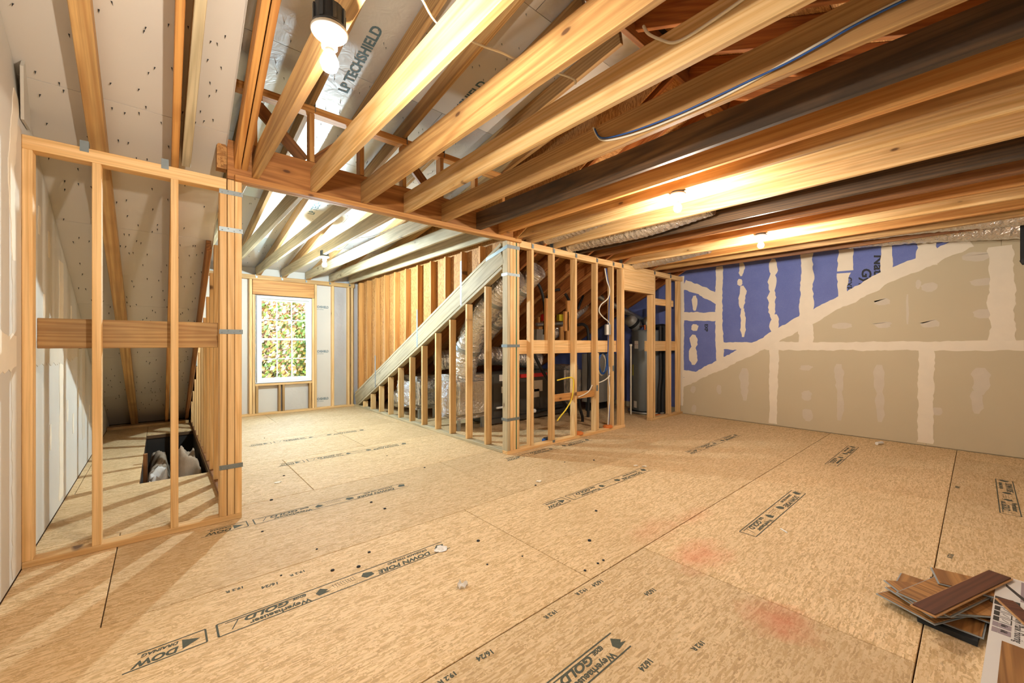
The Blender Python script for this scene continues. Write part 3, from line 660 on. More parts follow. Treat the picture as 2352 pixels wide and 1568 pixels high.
MB().prism([(AX + 0.0915, 8.27, zb(8.27) - 0.02), (AX + 0.0915, 3.60, zb(3.60) - 0.02), (AX + 0.0915, RY + 0.05, zb(RY + 0.05) + 0.1), (AX + 0.0915, RY + 0.05, zd(RY + 0.05)), (AX + 0.0915, 8.5, zd(8.5)), (AX + 0.0915, 8.5, 0.2)], (0.012, 0, 0)).build('wall_sheathing', 'osb_brown', ar)
for y in (7.22, 5.62, 4.42): MB().box(AX - 0.002, AX - 0.0005, y + 0.003, y + 0.035, zb(y) - 0.26, min(zb(y) + 0.32, JB - 0.02)).build('metal_strap', 'strap_steel', ar)
al = thing('dormer_wall_left', 'row of stepped studs under the sloping roof boards', 'stud wall', kind='structure')
stud('bottom_plate', 0.362, 0.450, KY + 0.09, WY - 0.003, 0, 0.038, 'pine_brown', al)
for i in range(12):
    y = 3.72 + i * 0.39
    stud('stud', 0.362, 0.450, y, y + 0.038, 0.038, min(JB, zm(y) - 0.02), 'pine_stud', al)
MB().prism([(0.352, 8.3, zm(8.3)), (0.352, 1.7, zm(1.7)), (0.352, 1.7, zd(1.7)), (0.352, 8.5, zd(8.5))], (0.008, 0, 0)).build('wall_sheathing', 'white_sheathing', al)

MB().box(0.345, 0.46, 8.30, 9.25, -0.2, 0.9).build('leak_filler', 'osb_brown', al)  # added box, shuts the eave gap where outdoor light leaked in

MB().box(0.345, 0.46, 8.30, 9.25, -0.2, 0.9).build('leak_filler', 'osb_brown', al)  # second copy of the added box against the light leak

# window wall
ww = thing('wall_window', 'dormer end wall framed around a white window with foil sheathing', 'wall', kind='structure')
W0, W1, WZ0, WZ1 = 1.275, 2.158, 0.57, 2.105
D = WY + 0.089
stud('bottom_plate', 0.452, AX - 0.003, WY, D, 0, 0.038, 'pine_stud', ww)
stud('top_plate', 0.452, AX - 0.003, WY, D, 2.385, JB - 0.002, 'pine_tan', ww)
for x in (0.455, 0.86): stud('stud', x, x + 0.038, WY, D, 0.038, 2.384, 'pine_stud', ww)
for x in (1.165, 1.21, 2.17, 2.214): stud('king_stud', x, x + 0.04, WY, D, 0.038, 2.384 if x in (1.165, 2.214) else 2.12, 'pine_stud', ww)
stud('window_header', 1.212, 2.208, WY + 0.002, WY + 0.05, 2.125, 2.384, 'pine_orange', ww)
stud('sill_plate', 1.252, 2.168, WY, D, 0.515, 0.553, 'pine_stud', ww)
for x in (1.26, 1.61, 1.672, 2.12): stud('cripple_stud', x, x + 0.038, WY, D, 0.038, 0.514, 'pine_tan', ww)
for x in (2.53, 2.83, 2.90): stud('stud', x, x + 0.04, WY, D, 0.038, 2.384, 'pine_stud', ww)
for (x0, x1, z0, z1, m_) in ((0.45, 1.27, 0, 2.62, 'white_sheathing'), (2.165, 2.55, 0, 2.62, 'white_sheathing'), (2.552, 3.06, 0, 2.62, 'foil_board'), (1.272, 1.66, 0, 0.56, 'white_sheathing'), (1.662, 2.163, 0, 0.56, 'foil_board'), (1.272, 2.163, 2.10, 2.62, 'white_sheathing')):
    MB().box(x0, x1, D + 0.001, D + 0.014, z0, z1).build('sheathing_panel', m_, ww)
for z in (1.95, 1.09, 0.17):
    lettering('printed_lettering', 'TECHSHIELD', 0.062, 'ink_blue', (2.235, D - 0.0005, z), (1, 0, 0), (0, 0, 1), ww, 0.0018, sx=0.72)
    lettering('printed_lettering', 'RADIANT BARRIER', 0.022, 'ink_blue', (2.235, D - 0.0005, z - 0.035), (1, 0, 0), (0, 0, 1), ww, 0.0, sx=0.9)
MB().box(0.40, 3.08, D + 0.016, D + 0.10, -0.5, 0.555).box(0.40, W0 - 0.012, D + 0.016, D + 0.10, 0.555, 2.62).box(W1 + 0.012, 3.08, D + 0.016, D + 0.10, 0.555, 2.62).box(0.40, 3.08, D + 0.016, D + 0.10, 2.115, 2.62).build('siding', 'siding', ww)
for x in DJX: MB().box(x - 0.05, x - 0.046, WY - 0.004, WY + 0.03, JB - 0.055, JB + 0.04).box(x - 0.05, x - 0.02, WY - 0.004, WY - 0.001, JB - 0.055, JB - 0.02).build('hurricane_clip', 'strap_steel', ww)
win = thing('window_1', 'white double hung window with grid bars and autumn trees behind', 'window', kind='structure')
def frame(x0, x1, z0, z1, t, y0, y1, name, parent):
    return MB().box(x0, x0 + t, y0, y1, z0, z1).box(x1 - t, x1, y0, y1, z0, z1).box(x0 + t, x1 - t, y0, y1, z0, z0 + t).box(x0 + t, x1 - t, y0, y1, z1 - t, z1).build(name, 'white_vinyl', parent)
frame(W0, W1, WZ0, WZ1, 0.045, WY - 0.012, WY + 0.11, 'window_frame', win)
zmid = (WZ0 + WZ1) / 2
for (z0, z1, yy) in ((zmid - 0.02, WZ1 - 0.045, WY + 0.06), (WZ0 + 0.045, zmid + 0.02, WY + 0.03)):
    s_ = frame(W0 + 0.046, W1 - 0.046, z0, z1, 0.034, yy, yy + 0.026, 'sash', win)
    x0, x1, a, b = W0 + 0.08, W1 - 0.08, z0 + 0.034, z1 - 0.034
    for i in (1, 2): xx = x0 + (x1 - x0) * i / 3; MB().box(xx - 0.008, xx + 0.008, yy + 0.006, yy + 0.018, a, b).build('grid_bar', 'white_vinyl', s_)
    zz = (a + b) / 2; MB().box(x0, x1, yy + 0.006, yy + 0.018, zz - 0.008, zz + 0.008).build('grid_bar', 'white_vinyl', s_)
    MB().box(x0, x1, yy + 0.011, yy + 0.013, a, b).build('pane', 'pane_glass', s_)
for x in (1.55, 1.88): MB().box(x - 0.018, x + 0.018, WY + 0.02, WY + 0.045, zmid + 0.021, zmid + 0.035).build('sash_lock', 'white_vinyl', win)

# nail points coming through the roof boards
nm = MB(); rn = random.Random(3)
def nail(x, y, fz, mb_, s_=1.0):
    z = fz(y); r = 0.0035 * s_; h = 0.02 * s_; t = (rn.uniform(-.006, .006), rn.uniform(-.006, .006))
    mb_.add([(x - r, y - r, z), (x + r, y - r, z), (x, y + r, z), (x + t[0], y + t[1], z - h)], [(0, 1, 3), (1, 2, 3), (2, 0, 3)])
for i in range(330): nail(rn.uniform(LX, 0.33), rn.uniform(2.3, 8.3), zm, nm)
o = nm.build('nail_tips', 'tray_black', rm); o['kind'] = 'stuff'
nm = MB()
for i in range(420): nail(rn.uniform(0.5, 2.95), rn.uniform(1.9, 8.2), zd, nm)
o = nm.build('nail_tips', 'strap_steel', rd); o['kind'] = 'stuff'
# printed lettering on the dormer boards
def dormer_text(px, py, body, size, bold):
    d = ray(px, py); nrm = Vector((0, 0.15, 1)); p0 = Vector((0, WY, 2.61)); t = (p0 - CAM).dot(nrm) / d.dot(nrm); q = CAM + d * t
    return lettering('printed_lettering', body, size, 'ink_blue', q - nrm * 0.0015, (0, -1, 0.15), (-1, 0, 0), rd, bold)
dormer_text(797, 215, 'LP TECHSHIELD', 0.105, 0.003); dormer_text(1015, 300, 'LP TECHSHIELD', 0.105, 0.003); dormer_text(720, 493, 'LP TECHSHIELD', 0.105, 0.003)

# ------------------------------------------------------------------ lamps
def lamp(x, y, z, label, mat, box, group='bare bulb lamps on the joists'):
    t = thing('bare_bulb_lamp', label, 'lamp', group=group)
    if box:
        m = MB().lathe([(0.0, 0.002), (0.056, 0.002), (0.056, 0.012), (0.05, 0.014), (0.05, 0.075), (0.0, 0.075)], (x, y, z), 24)
        for i in range(8): a = i * math.pi / 4; m.box(-0.006, 0.006, 0.049, 0.055, 0.014, 0.07, Matrix.Translation((x, y, z)) @ Matrix.Rotation(a, 4, 'Z'))
        m.build('junction_box', 'box_black', t)
    else:
        MB().lathe([(0.0, 0.001), (0.05, 0.001), (0.05, 0.014), (0.0, 0.014)], (x, y, z), 20).build('junction_box', 'box_black', t)
    MB().lathe([(0.0, 0.0), (0.060, 0.0), (0.062, -0.006), (0.055, -0.016), (0.03, -0.028), (0.026, -0.032), (0.026, -0.062), (0.021, -0.066), (0.0, -0.066)], (x, y, z), 24).build('porcelain_holder', 'porcelain', t)
    MB().lathe([(0.0, -0.064), (0.016, -0.066), (0.017, -0.078)], (x, y, z), 14).build('bulb_neck', 'porcelain', t)
    MB().lathe([(0.016, -0.078), (0.022, -0.088), (0.029, -0.104), (0.030, -0.118), (0.024, -0.136), (0.012, -0.144), (0.0, -0.146)], (x, y, z), 12).build('bulb', mat, t)
lamp(0.449, 1.497, 2.36, 'nearest bare bulb in porcelain holder on a black box beside a joist', 'bulb_warm', True)
lamp(3.099, 1.565, 2.450, 'bare bulb lamp under the middle of the joists, second from camera', 'bulb_warm', False)
lamp(4.959, 1.560, 2.450, 'bare bulb lamp near the blue gable wall', 'bulb_warm', False)
lamp(1.690, 5.85, 2.450, 'cool white bare bulb lamp on the dormer ceiling near the window', 'bulb_cool', True)

# ------------------------------------------------------------------ wires
def cable(name, pts, r, mat, label, cat='cable', group=None, n=6):
    o = MB().tube(smooth_path(pts), r, n).build(name, mat); return tag(o, label, cat, group)
JL = JX[4] - 0.008
pw = [(1363, 293), (1372, 312), (1385, 322), (1420, 318), (1480, 300), (1560, 268), (1640, 232), (1720, 191), (1800, 146), (1880, 100), (1960, 55), (2060, 5), (2200, -60)]
cable('electrical_cable', [on_x(px, py, JL) for px, py in pw], 0.0065, 'cable_white', 'white cable sagging along the side of a ceiling joist')
pb = [(1366, 296), (1380, 316), (1420, 311), (1480, 292), (1560, 261), (1640, 224), (1720, 186), (1800, 149), (1880, 106), (1960, 60), (2060, 9), (2200, -56)]
cable('data_cable', [on_x(px, py, JL - 0.012) for px, py in pb], 0.005, 'cable_blue', 'blue cable running beside the white cable on a ceiling joist')
pc = [(1478, 60), (1490, 78), (1520, 92), (1546, 98), (1580, 84), (1640, 45), (1700, 3), (1760, -40)]
cable('electrical_cable', [on_x(px, py, JX[3] - 0.008) for px, py in pc], 0.007, 'cable_white', 'flat white cable looped under a joist at the top of the picture')
cable('electrical_cable', [on_z(*p, 2.66) for p in ((940, -45), (968, -5), (1010, 58), (1100, 102), (1150, 120), (1200, 142), (1310, 178), (1322, 192))], 0.0055, 'cable_white', 'thin white cable crossing between the first joists')
cable('electrical_cable', [(1.70, 5.80, 2.55), (1.78, 5.5, 2.50), (1.85, 5.2, 2.58), (1.95, 4.8, 2.56), (2.05, 4.3, 2.60), (2.1, 3.8, 2.58)], 0.006, 'cable_white', 'white cable feeding the dormer lamp')
yv = KY + 0.05
def onp(px, py, Y=yv): return on_y(px, py, Y)
cable('electrical_cable', [onp(*p) for p in ((1389, 616), (1394, 645), (1400, 665), (1396, 685), (1380, 700), (1376, 715), (1385, 728), (1398, 740), (1401, 760), (1403, 800), (1401, 840), (1398, 870), (1400, 900), (1398, 940), (1396, 980))], 0.009, 'cable_white', 'white cable winding down through the partition studs')
cable('data_cable', [onp(*p) for p in ((1392, 616), (1397, 648), (1401, 668), (1399, 700), (1398, 740), (1397, 790), (1396, 830), (1399, 870), (1401, 900), (1400, 940), (1397, 981))], 0.007, 'cable_blue', 'blue cable hanging down beside the winding white cable')
cable('electrical_cable', [onp(*p) for p in ((1372, 880), (1390, 872), (1403, 860))], 0.008, 'cable_white', 'white cable stub sticking out between studs')
cable('electrical_cable', [onp(*p, KY + 0.02) for p in ((1328, 912), (1345, 904), (1354, 896), (1360, 884))], 0.008, 'cable_white', 'white cable curving over the low orange blocking')
cable('extension_cord', [onp(*p, KY + 0.02) for p in ((1280, 873), (1292, 870), (1305, 867), (1316, 869), (1317, 890), (1312, 918), (1300, 940), (1288, 955), (1280, 966))], 0.009, 'cable_yellow', 'yellow cable hanging across a partition stud')
lb = onp(1397, 757, KY - 0.02)
o = thing('outlet_box', 'grey metal electrical box fixed to a partition stud', 'electrical box')
MB().box(lb.x - 0.06, lb.x + 0.05, KY - 0.03, KY - 0.002, lb.z - 0.075, lb.z + 0.075).build('box_body', 'panel_grey', o); MB().box(lb.x - 0.055, lb.x - 0.005, KY - 0.034, KY - 0.0305, lb.z - 0.07, lb.z + 0.07).build('box_cover', 'label_white', o)
cc = onp(1385, 833, KY + 0.16)
for i, (m_, lbl) in enumerate((('cable_blue', 'coil of blue cable hanging behind the partition blocking'), ('cable_white', 'coil of white cable hanging with the blue coil'))):
    pts = []
    for j in range(5 * 16 + 1):
        a = j * 2 * math.pi / 16; rr = 1 + 0.08 * math.sin(j * 0.7 + i); pts.append((cc.x + 0.10 * rr * math.cos(a), cc.y + 0.02 * i + 0.008 * math.sin(j * .9), cc.z + 0.16 * rr * math.sin(a) - 0.02 * i))
    tag(MB().tube(pts, 0.006, 6).build('cable_coil', m_), lbl, 'cable coil')
stud('furring_strip', 4.642, 4.682, KY + 0.02, KY + 0.06, 0.04, 1.13, 'pine_pale', pr)

# ------------------------------------------------------------------ mechanical equipment
def crinkled(mb_, P, r, seed, n=22):
    rr = random.Random(seed); P = [Vector(p) for p in P]; m = len(P); T = [(P[min(i + 1, m - 1)] - P[max(i - 1, 0)]).normalized() for i in range(m)]
    N = T[0].orthogonal().normalized(); vs = []
    for i in range(m):
        N = (N - T[i] * N.dot(T[i])).normalized(); B = T[i].cross(N)
        for j in range(n):
            a = 2 * math.pi * (j + 0.5 * (i % 2)) / n; q = r * (1 + (0.025 if i % 2 else -0.02) + rr.uniform(-0.035, 0.035)) * (0.97 if i in (0, m - 1) else 1)
            vs.append(P[i] + (N * math.cos(a) + B * math.sin(a)) * q + T[i] * rr.uniform(-0.006, 0.006))
    fs = []
    for i in range(m - 1):
        for j in range(n):
            a, b, c, d_ = i * n + j, i * n + (j + 1) % n, (i + 1) * n + (j + 1) % n, (i + 1) * n + j
            fs += [(a, b, d_), (b, c, d_)] if i % 2 else [(a, b, c), (a, c, d_)]
    mb_.add(vs, fs); mb_.add(vs[:n], [tuple(range(n - 1, -1, -1))]); mb_.add(vs[-n:], [tuple(range(n))]); return mb_
def flex(name, pts, r, label, mat='foil_duct', group=None, straps=0):
    P = smooth_path(pts, 14); L_ = sum((b - a).length for a, b in zip(P, P[1:])); P = smooth_path(P[::4] + [P[-1]], max(2, int(L_ / 0.028 / max(1, len(P) / 4))))
    flex.k = getattr(flex, 'k', 0) + 1
    t = thing(name, label, 'duct', group=group)
    crinkled(MB(), P, r, flex.k).build('foil_jacket', mat, t)
    for i in range(straps):
        j = int(len(P) * (i + 1) / (straps + 1)); d = (P[min(j + 1, len(P) - 1)] - P[j - 1]).normalized()
        MB().tube([P[j] - d * 0.03, P[j] + d * 0.03], r * 1.06, 20).build('tape_band', 'galvanized', t)
    return t
ah = thing('air_handler', 'dark grey horizontal air handler cabinet lying behind the studs', 'air handler')
A0, A1, AY0, AY1, AZ0, AZ1 = 3.85, 5.55, 4.95, 5.55, 0.10, 0.78
board('cabinet', (A0, (AY0 + AY1) / 2, (AZ0 + AZ1) / 2), (A1, (AY0 + AY1) / 2, (AZ0 + AZ1) / 2), AY1 - AY0, AZ1 - AZ0, 'cabinet_dark', ah, (0, 1, 0))
MB().box(A0 + 0.05, A0 + 0.55, AY0 - 0.008, AY0 - 0.001, AZ0 + 0.04, AZ1 - 0.04).build('access_panel', 'cabinet_dark', ah); ap = MB().box(A0 + 0.60, A1 - 0.05, AY0 - 0.008, AY0 - 0.001, AZ0 + 0.04, AZ1 - 0.04).build('access_panel', 'cabinet_dark', ah)
for (x, z, w_, h_) in ((4.02, 0.72, 0.12, 0.10), (4.22, 0.55, 0.07, 0.09), (4.06, 0.53, 0.06, 0.10), (4.78, 0.54, 0.20, 0.19), (4.68, 0.42, 0.22, 0.14)): MB().box(x, x + w_, AY0 - 0.011, AY0 - 0.0085, z - h_ / 2, z + h_ / 2).build('paper_label', 'label_white', ap)
MB().box(A0 - 0.05, A1 + 0.05, AY0 - 0.08, AY1 + 0.05, 0.03, 0.10).build('drain_pan', 'cabinet_dark', ah)
for x in (A0 + 0.1, A1 - 0.14): MB().box(x, x + 0.09, AY0 - 0.02, AY1, 0, 0.03).build('support_block', 'pine_brown', ah)
MB().box(4.45, 5.05, AY0 - 0.05, AY0 - 0.012, 0.70, 0.76).build('warning_strip', 'red_plastic', ah)
pipe = thing('drain_pipe', 'black condensate pipe with white fittings beside the air handler', 'pipe')
MB().tube([(4.10, 4.86, 0.16), (4.10, 4.86, 0.34)], 0.035, 12).build('trap', 'rubber_black', pipe); MB().tube([(4.10, 4.86, 0.34), (4.10, 4.86, 0.44)], 0.022, 10).build('cap', 'white_vinyl', pipe)
MB().tube([(3.9, 4.86, 0.27), (4.08, 4.86, 0.27)], 0.016, 10).build('elbow', 'white_vinyl', pipe); MB().tube([(4.62, 4.84, 0.16), (4.62, 4.84, 0.12), (5.4, 4.84, 0.17)], 0.03, 10).build('pipe_run', 'rubber_black', pipe); MB().tube([(4.60, 4.82, 0.15), (4.68, 4.82, 0.15)], 0.034, 10).build('cap', 'white_vinyl', pipe)
# plenums
def plenum(x0, x1, y0, y1, z0, z1, label):
    t = thing('foil_plenum', label, 'duct')
    bm = bmesh.new(); bmesh.ops.create_cube(bm, size=1); bmesh.ops.scale(bm, vec=(x1 - x0, y1 - y0, z1 - z0), verts=bm.verts)
    bmesh.ops.bevel(bm, geom=bm.edges[:], offset=0.09, segments=4, affect='EDGES'); me = bpy.data.meshes.new('plenum'); bm.to_mesh(me); bm.free(); 
    rr = random.Random(int(x0 * 100))
    bm = bmesh.new(); bm.from_mesh(me); bmesh.ops.subdivide_edges(bm, edges=bm.edges[:], cuts=5, use_grid_fill=True); bmesh.ops.triangulate(bm, faces=bm.faces[:])
    for v_ in bm.verts: v_.co += Vector((rr.uniform(-1, 1), rr.uniform(-1, 1), rr.uniform(-1, 1))) * 0.007
    bm.to_mesh(me); bm.free()
    link('insulated_wrap', me, 'foil_duct', t, Matrix.Translation(((x0 + x1) / 2, (y0 + y1) / 2, (z0 + z1) / 2)))
    for x in (x0 + 0.15, x1 - 0.15): MB().box(x - 0.02, x + 0.02, y0 + 0.1, y0 + 0.14, 0, z0 + 0.01).build('support_leg', 'galvanized', t)
plenum(3.10, 3.82, 4.80, 5.40, 0.16, 0.80, 'large foil wrapped plenum box beside the dormer wall')
plenum(3.12, 3.70, 6.02, 6.75, 0.16, 0.72, 'silver foil wrapped plenum box lying behind the short studs')
plenum(5.57, 6.10, 4.92, 5.50, 0.12, 0.86, 'foil wrapped return box at the far end of the air handler')
flex('flex_duct', [on_x(*p, 3.37) for p in ((1060, 890), (1064, 855), (1074, 805), (1096, 745), (1130, 690), (1160, 654), (1178, 634))], 0.185, 'wide silver flexible duct curving up from the plenum under the roof', straps=2)
flex('flex_duct', [on_x(*p, 3.79) for p in ((1085, 800), (1120, 762), (1165, 705), (1205, 655), (1235, 621))], 0.125, 'narrow silver flexible duct rising steeply along the roof slope', straps=2)
flex('flex_duct', [(3.35, 5.75, 0.98), (3.75, 5.62, 1.02), (4.3, 5.55, 1.05), (4.9, 5.5, 1.00), (5.3, 5.35, 0.92)], 0.16, 'fat silver flexible duct lying level above the air handler')
flex('flex_duct', [on_y(*p, 4.9) for p in ((1265, 770), (1300, 742), (1335, 708), (1370, 680), (1405, 655))], 0.10, 'silver flexible duct sloping up behind the middle studs')
flex('flex_duct', [(3.60, 3.84, 2.58), (3.58, 3.2, 2.585), (3.56, 2.6, 2.63), (3.54, 2.0, 2.72)], 0.10, 'silver duct tucked in the joist bay over the partition corner')
flex('flex_duct', [(4.05, 3.84, 2.575), (4.02, 3.2, 2.56), (4.02, 2.4, 2.55), (4.04, 1.7, 2.62)], 0.112, 'shiny silver duct lying in the joist bay above the studs')
flex('flex_duct', [(5.58, 3.8, 2.54), (5.58, 3.1, 2.545), (5.58, 2.4, 2.60)], 0.12, 'silver duct end between joists over the doorway')
flex('flex_duct', [(6.82, 1.1, 2.66), (6.80, 0.4, 2.60), (6.79, -0.2, 2.52), (6.78, -0.9, 2.45)], 0.15, 'silver duct hanging between the last joist and gable wall')
flex('flex_duct', [(6.33, 0.9, 2.60), (6.34, 0.3, 2.58), (6.33, -0.3, 2.52), (6.33, -1.0, 2.50)], 0.11, 'foil duct sagging between joists at the right of the picture')
flex('flex_duct', [(3.40, 7.2, 0.22), (3.35, 6.95, 0.30), (3.38, 6.80, 0.42)], 0.16, 'crumpled silver duct end on the floor behind the short studs')
def stk(name, pts, r, mat, label, cat='pipe'): return tag(MB().tube(smooth_path(pts), r, 10).build(name, mat), label, cat)
stk('insulated_line', [onp(*p, 4.3) for p in ((1190, 700), (1205, 665), (1222, 648), (1238, 655), (1249, 690), (1252, 730), (1250, 768))], 0.022, 'rubber_black', 'black insulated line arching behind the first studs')
stk('insulated_line', [onp(*p, 4.4) for p in ((1255, 690), (1265, 672), (1283, 665), (1298, 675), (1308, 692))], 0.022, 'rubber_black', 'short black insulated line arching above the blocking')
stk('insulated_line', [onp(*p, 4.4) for p in ((1327, 746), (1340, 745), (1350, 758), (1352, 800), (1352, 900), (1350, 985))], 0.026, 'rubber_black', 'black insulated line dropping to the floor behind the studs')
stk('insulated_line', [onp(*p, 4.2) for p in ((1327, 905), (1333, 940), (1338, 960), (1336, 988))], 0.024, 'rubber_black', 'short black hose bending down to the floor')
stk('insulated_line', [onp(*p, 4.5) for p in ((1226, 812), (1240, 840), (1258, 872), (1275, 900), (1300, 930), (1312, 955))], 0.026, 'rubber_black', 'black insulated line slanting in front of the air handler')
stk('insulated_line', [onp(*p, 4.6) for p in ((1356, 655), (1345, 670), (1335, 690), (1328, 710))], 0.02, 'rubber_black', 'black hose slanting below the rafters')
man = thing('pipe_manifold', 'brass and plastic pipe manifold with coloured valves behind the studs', 'manifold')
MB().tube([onp(1232, 745, 4.7), onp(1300, 742, 4.7)], 0.03, 10).build('header_pipe', 'galvanized', man)
for px, c_ in ((1248, 'red_plastic'), (1284, 'label_yellow'), (1293, 'label_yellow')): q = onp(px, 730, 4.7); MB().box(q.x - 0.03, q.x + 0.03, q.y - 0.03, q.y + 0.03, q.z - 0.05, q.z + 0.06).build('valve_handle', c_, man)
q = onp(1245, 770, 4.7); MB().box(q.x - 0.12, q.x + 0.12, q.y, q.y + 0.1, q.z - 0.10, q.z + 0.10).build('control_box', 'panel_grey', man)
for (px, py0, py1, Y) in ((1259, 685, 783, 4.1), (1302, 715, 760, 4.1), (1308, 690, 783, 4.1), (1242, 728, 800, 4.75), (1292, 750, 790, 4.75)):
    a, b = onp(px, py0, Y), onp(px, py1, Y); stud('upright_board', a.x - 0.045, a.x + 0.045, Y, Y + 0.038, b.z, min(a.z, zm(Y) - 0.25), 'pine_orange', man)
# grey cabinet further back
pn = thing('utility_cabinet', 'plain grey metal cabinet standing behind the hanging cables', 'cabinet')
q0, q1 = onp(1366, 930, 4.6), onp(1415, 930, 4.6)
board('cabinet_body', (q0.x, 4.75, 0.62), (q1.x, 4.75, 0.62), 0.30, 0.90, 'panel_grey', pn, (0, 1, 0)); MB().box(q0.x + 0.05, q1.x - 0.05, 4.80, 4.85, 0.0, 0.17).build('stand', 'box_black', pn)
MB().box(q0.x + 0.04, q1.x - 0.04, 4.592, 4.599, 0.25, 1.02).build('door_panel', 'panel_grey', pn)
# water heater
d = ray(1487, 950); base = on_z(1487, 952); dirh = Vector((d.x, d.y, 0)).normalized(); wc = base + dirh * 0.285; WX, WYc = min(wc.x, GX - 0.33), wc.y
wh = thing('water_heater', 'tall grey cylindrical water heater behind the doorway', 'water heater')
MB().lathe([(0.0, 0.045), (0.275, 0.045), (0.28, 0.06), (0.28, 1.47), (0.27, 1.50), (0.10, 1.515), (0.0, 1.515)], (WX, WYc, 0), 40).build('tank', 'tank_grey', wh)
MB().lathe([(0.0, 0.0), (0.34, 0.0), (0.35, 0.045), (0.335, 0.045), (0.33, 0.02), (0.0, 0.02)], (WX, WYc, 0), 40).build('drain_pan', 'galvanized', wh)
def on_tank(ang, z0, z1, half, mat, name):
    a0 = math.atan2(-d.y, -d.x) + ang; m = MB(); R_ = 0.282; n_ = 6; vs = []
    for z in (z0, z1):
        for i in range(n_ + 1): a = a0 - half + 2 * half * i / n_; vs.append((WX + R_ * math.cos(a), WYc + R_ * math.sin(a), z))
    m.add(vs, [(i, i + 1, n_ + 2 + i, n_ + 1 + i) for i in range(n_)]); m.build(name, mat, wh)
on_tank(-0.75, 1.17, 1.31, 0.16, 'label_white', 'rating_label'); on_tank(-0.75, 1.235, 1.25, 0.162, 'red_plastic', 'rating_label'); on_tank(-0.85, 0.10, 0.22, 0.14, 'label_white', 'rating_label'); on_tank(-1.1, 0.68, 0.88, 0.07, 'label_yellow', 'rating_label')
MB().tube([(WX - 0.12, WYc - 0.02, 1.51), (WX - 0.12, WYc - 0.02, 1.60)], 0.02, 10).build('water_nipple', 'copper', wh)
fl_ = thing('flue_pipe', 'galvanized metal vent pipe slanting down to the water heater', 'pipe')
pts = [onp(1367, 600, 4.6), onp(1367, 650, 4.6), onp(1372, 676, 4.55), onp(1400, 694, 4.45), onp(1440, 716, 4.35), onp(1478, 737, 4.25), (WX - 0.02, WYc, 1.70), (WX - 0.02, WYc, 1.53)]
MB().tube(smooth_path(pts, 5), 0.055, 16).build('pipe_run', 'galvanized', fl_)
for i in (2, 4): MB().tube([Vector(pts[i]) - (Vector(pts[i + 1]) - Vector(pts[i])).normalized() * 0.02, Vector(pts[i]) + (Vector(pts[i + 1]) - Vector(pts[i])).normalized() * 0.02], 0.06, 16).build('joint_collar', 'galvanized', fl_)
q = onp(1455, 742, 4.3)
et = thing('expansion_tank', 'small grey expansion tank with black strap beside the vent pipe', 'tank')
MB().lathe([(0.0, -0.17), (0.08, -0.16), (0.115, -0.11), (0.115, 0.11), (0.08, 0.16), (0.0, 0.17)], q, 24, Vector((0.5, -0.2, -0.45))).build('tank_shell', 'panel_grey', et); MB().lathe([(0.118, -0.03), (0.118, 0.03)], q, 24, Vector((0.5, -0.2, -0.45))).build('strap_band', 'rubber_black', et)
MB().tube([(q.x + 0.12, q.y, q.z - 0.06), (WX - 0.12, WYc - 0.02, 1.58)], 0.014, 8).build('copper_line', 'copper', et)
lx, ly = 6.74, 3.69
for i, (dx, r_, lbl) in enumerate(((-0.07, 0.026, 'thin black insulated pipe running down in front of the water heater'), (0.07, 0.046, 'thick black insulated pipe running down in front of the water heater'))):
    stk('insulated_pipe', [(WX + dx, WYc - 0.08, 1.56), (lx + dx, ly + 0.02, 1.57), (lx + dx, ly, 1.50), (lx + dx, ly, 1.2), (lx + dx + 0.01, ly, 0.7), (lx + dx - 0.04, ly, 0.4), (lx + dx - 0.05, ly, 0.02)], r_, 'rubber_black', lbl)
for i, (px, py, lbl) in enumerate(((1513, 948, 'orange foam blob at the foot of the black pipes'), (1396, 981, 'orange foam blob on the plate under the hanging cables'), (1328, 998, 'orange foam blob beside a stud foot on the plate'))):
    q = on_y(px, py, KY + 0.13 if i == 0 else KY + 0.05); z0 = 0 if i == 0 else 0.038
    m = MB().lathe([(0.07, 0.0), (0.075, 0.02), (0.05, 0.035), (0.0, 0.04)], (q.x, q.y, z0), 9); tag(m.build('sealing_foam', 'orange_foam'), lbl, 'foam')
pv = onp(1449, 800, 4.0); tag(MB().tube([(pv.x, 4.0, 0.02), (pv.x, 4.0, 1.22)], 0.013, 8).lathe([(0.02, 0), (0.026, 0.03), (0.0, 0.04)], (pv.x, 4.0, 1.215), 10).build('plastic_pipe', 'cable_white'), 'thin cream plastic pipe standing left of the water heater', 'pipe')
# hanging strap at the right edge
q = on_x(2345, 540, 6.60); sb = MB().box(6.59, 6.62, q.y - 0.05, q.y + 0.005, 2.12, 2.46); sb.lathe([(0.02, 0), (0.03, -0.03), (0.012, -0.07)], (6.605, q.y - 0.02, 2.13), 8)
tag(sb.build('hanging_strap', 'tray_black'), 'dark grey fabric strap hanging at the right end of the ceiling', 'strap')

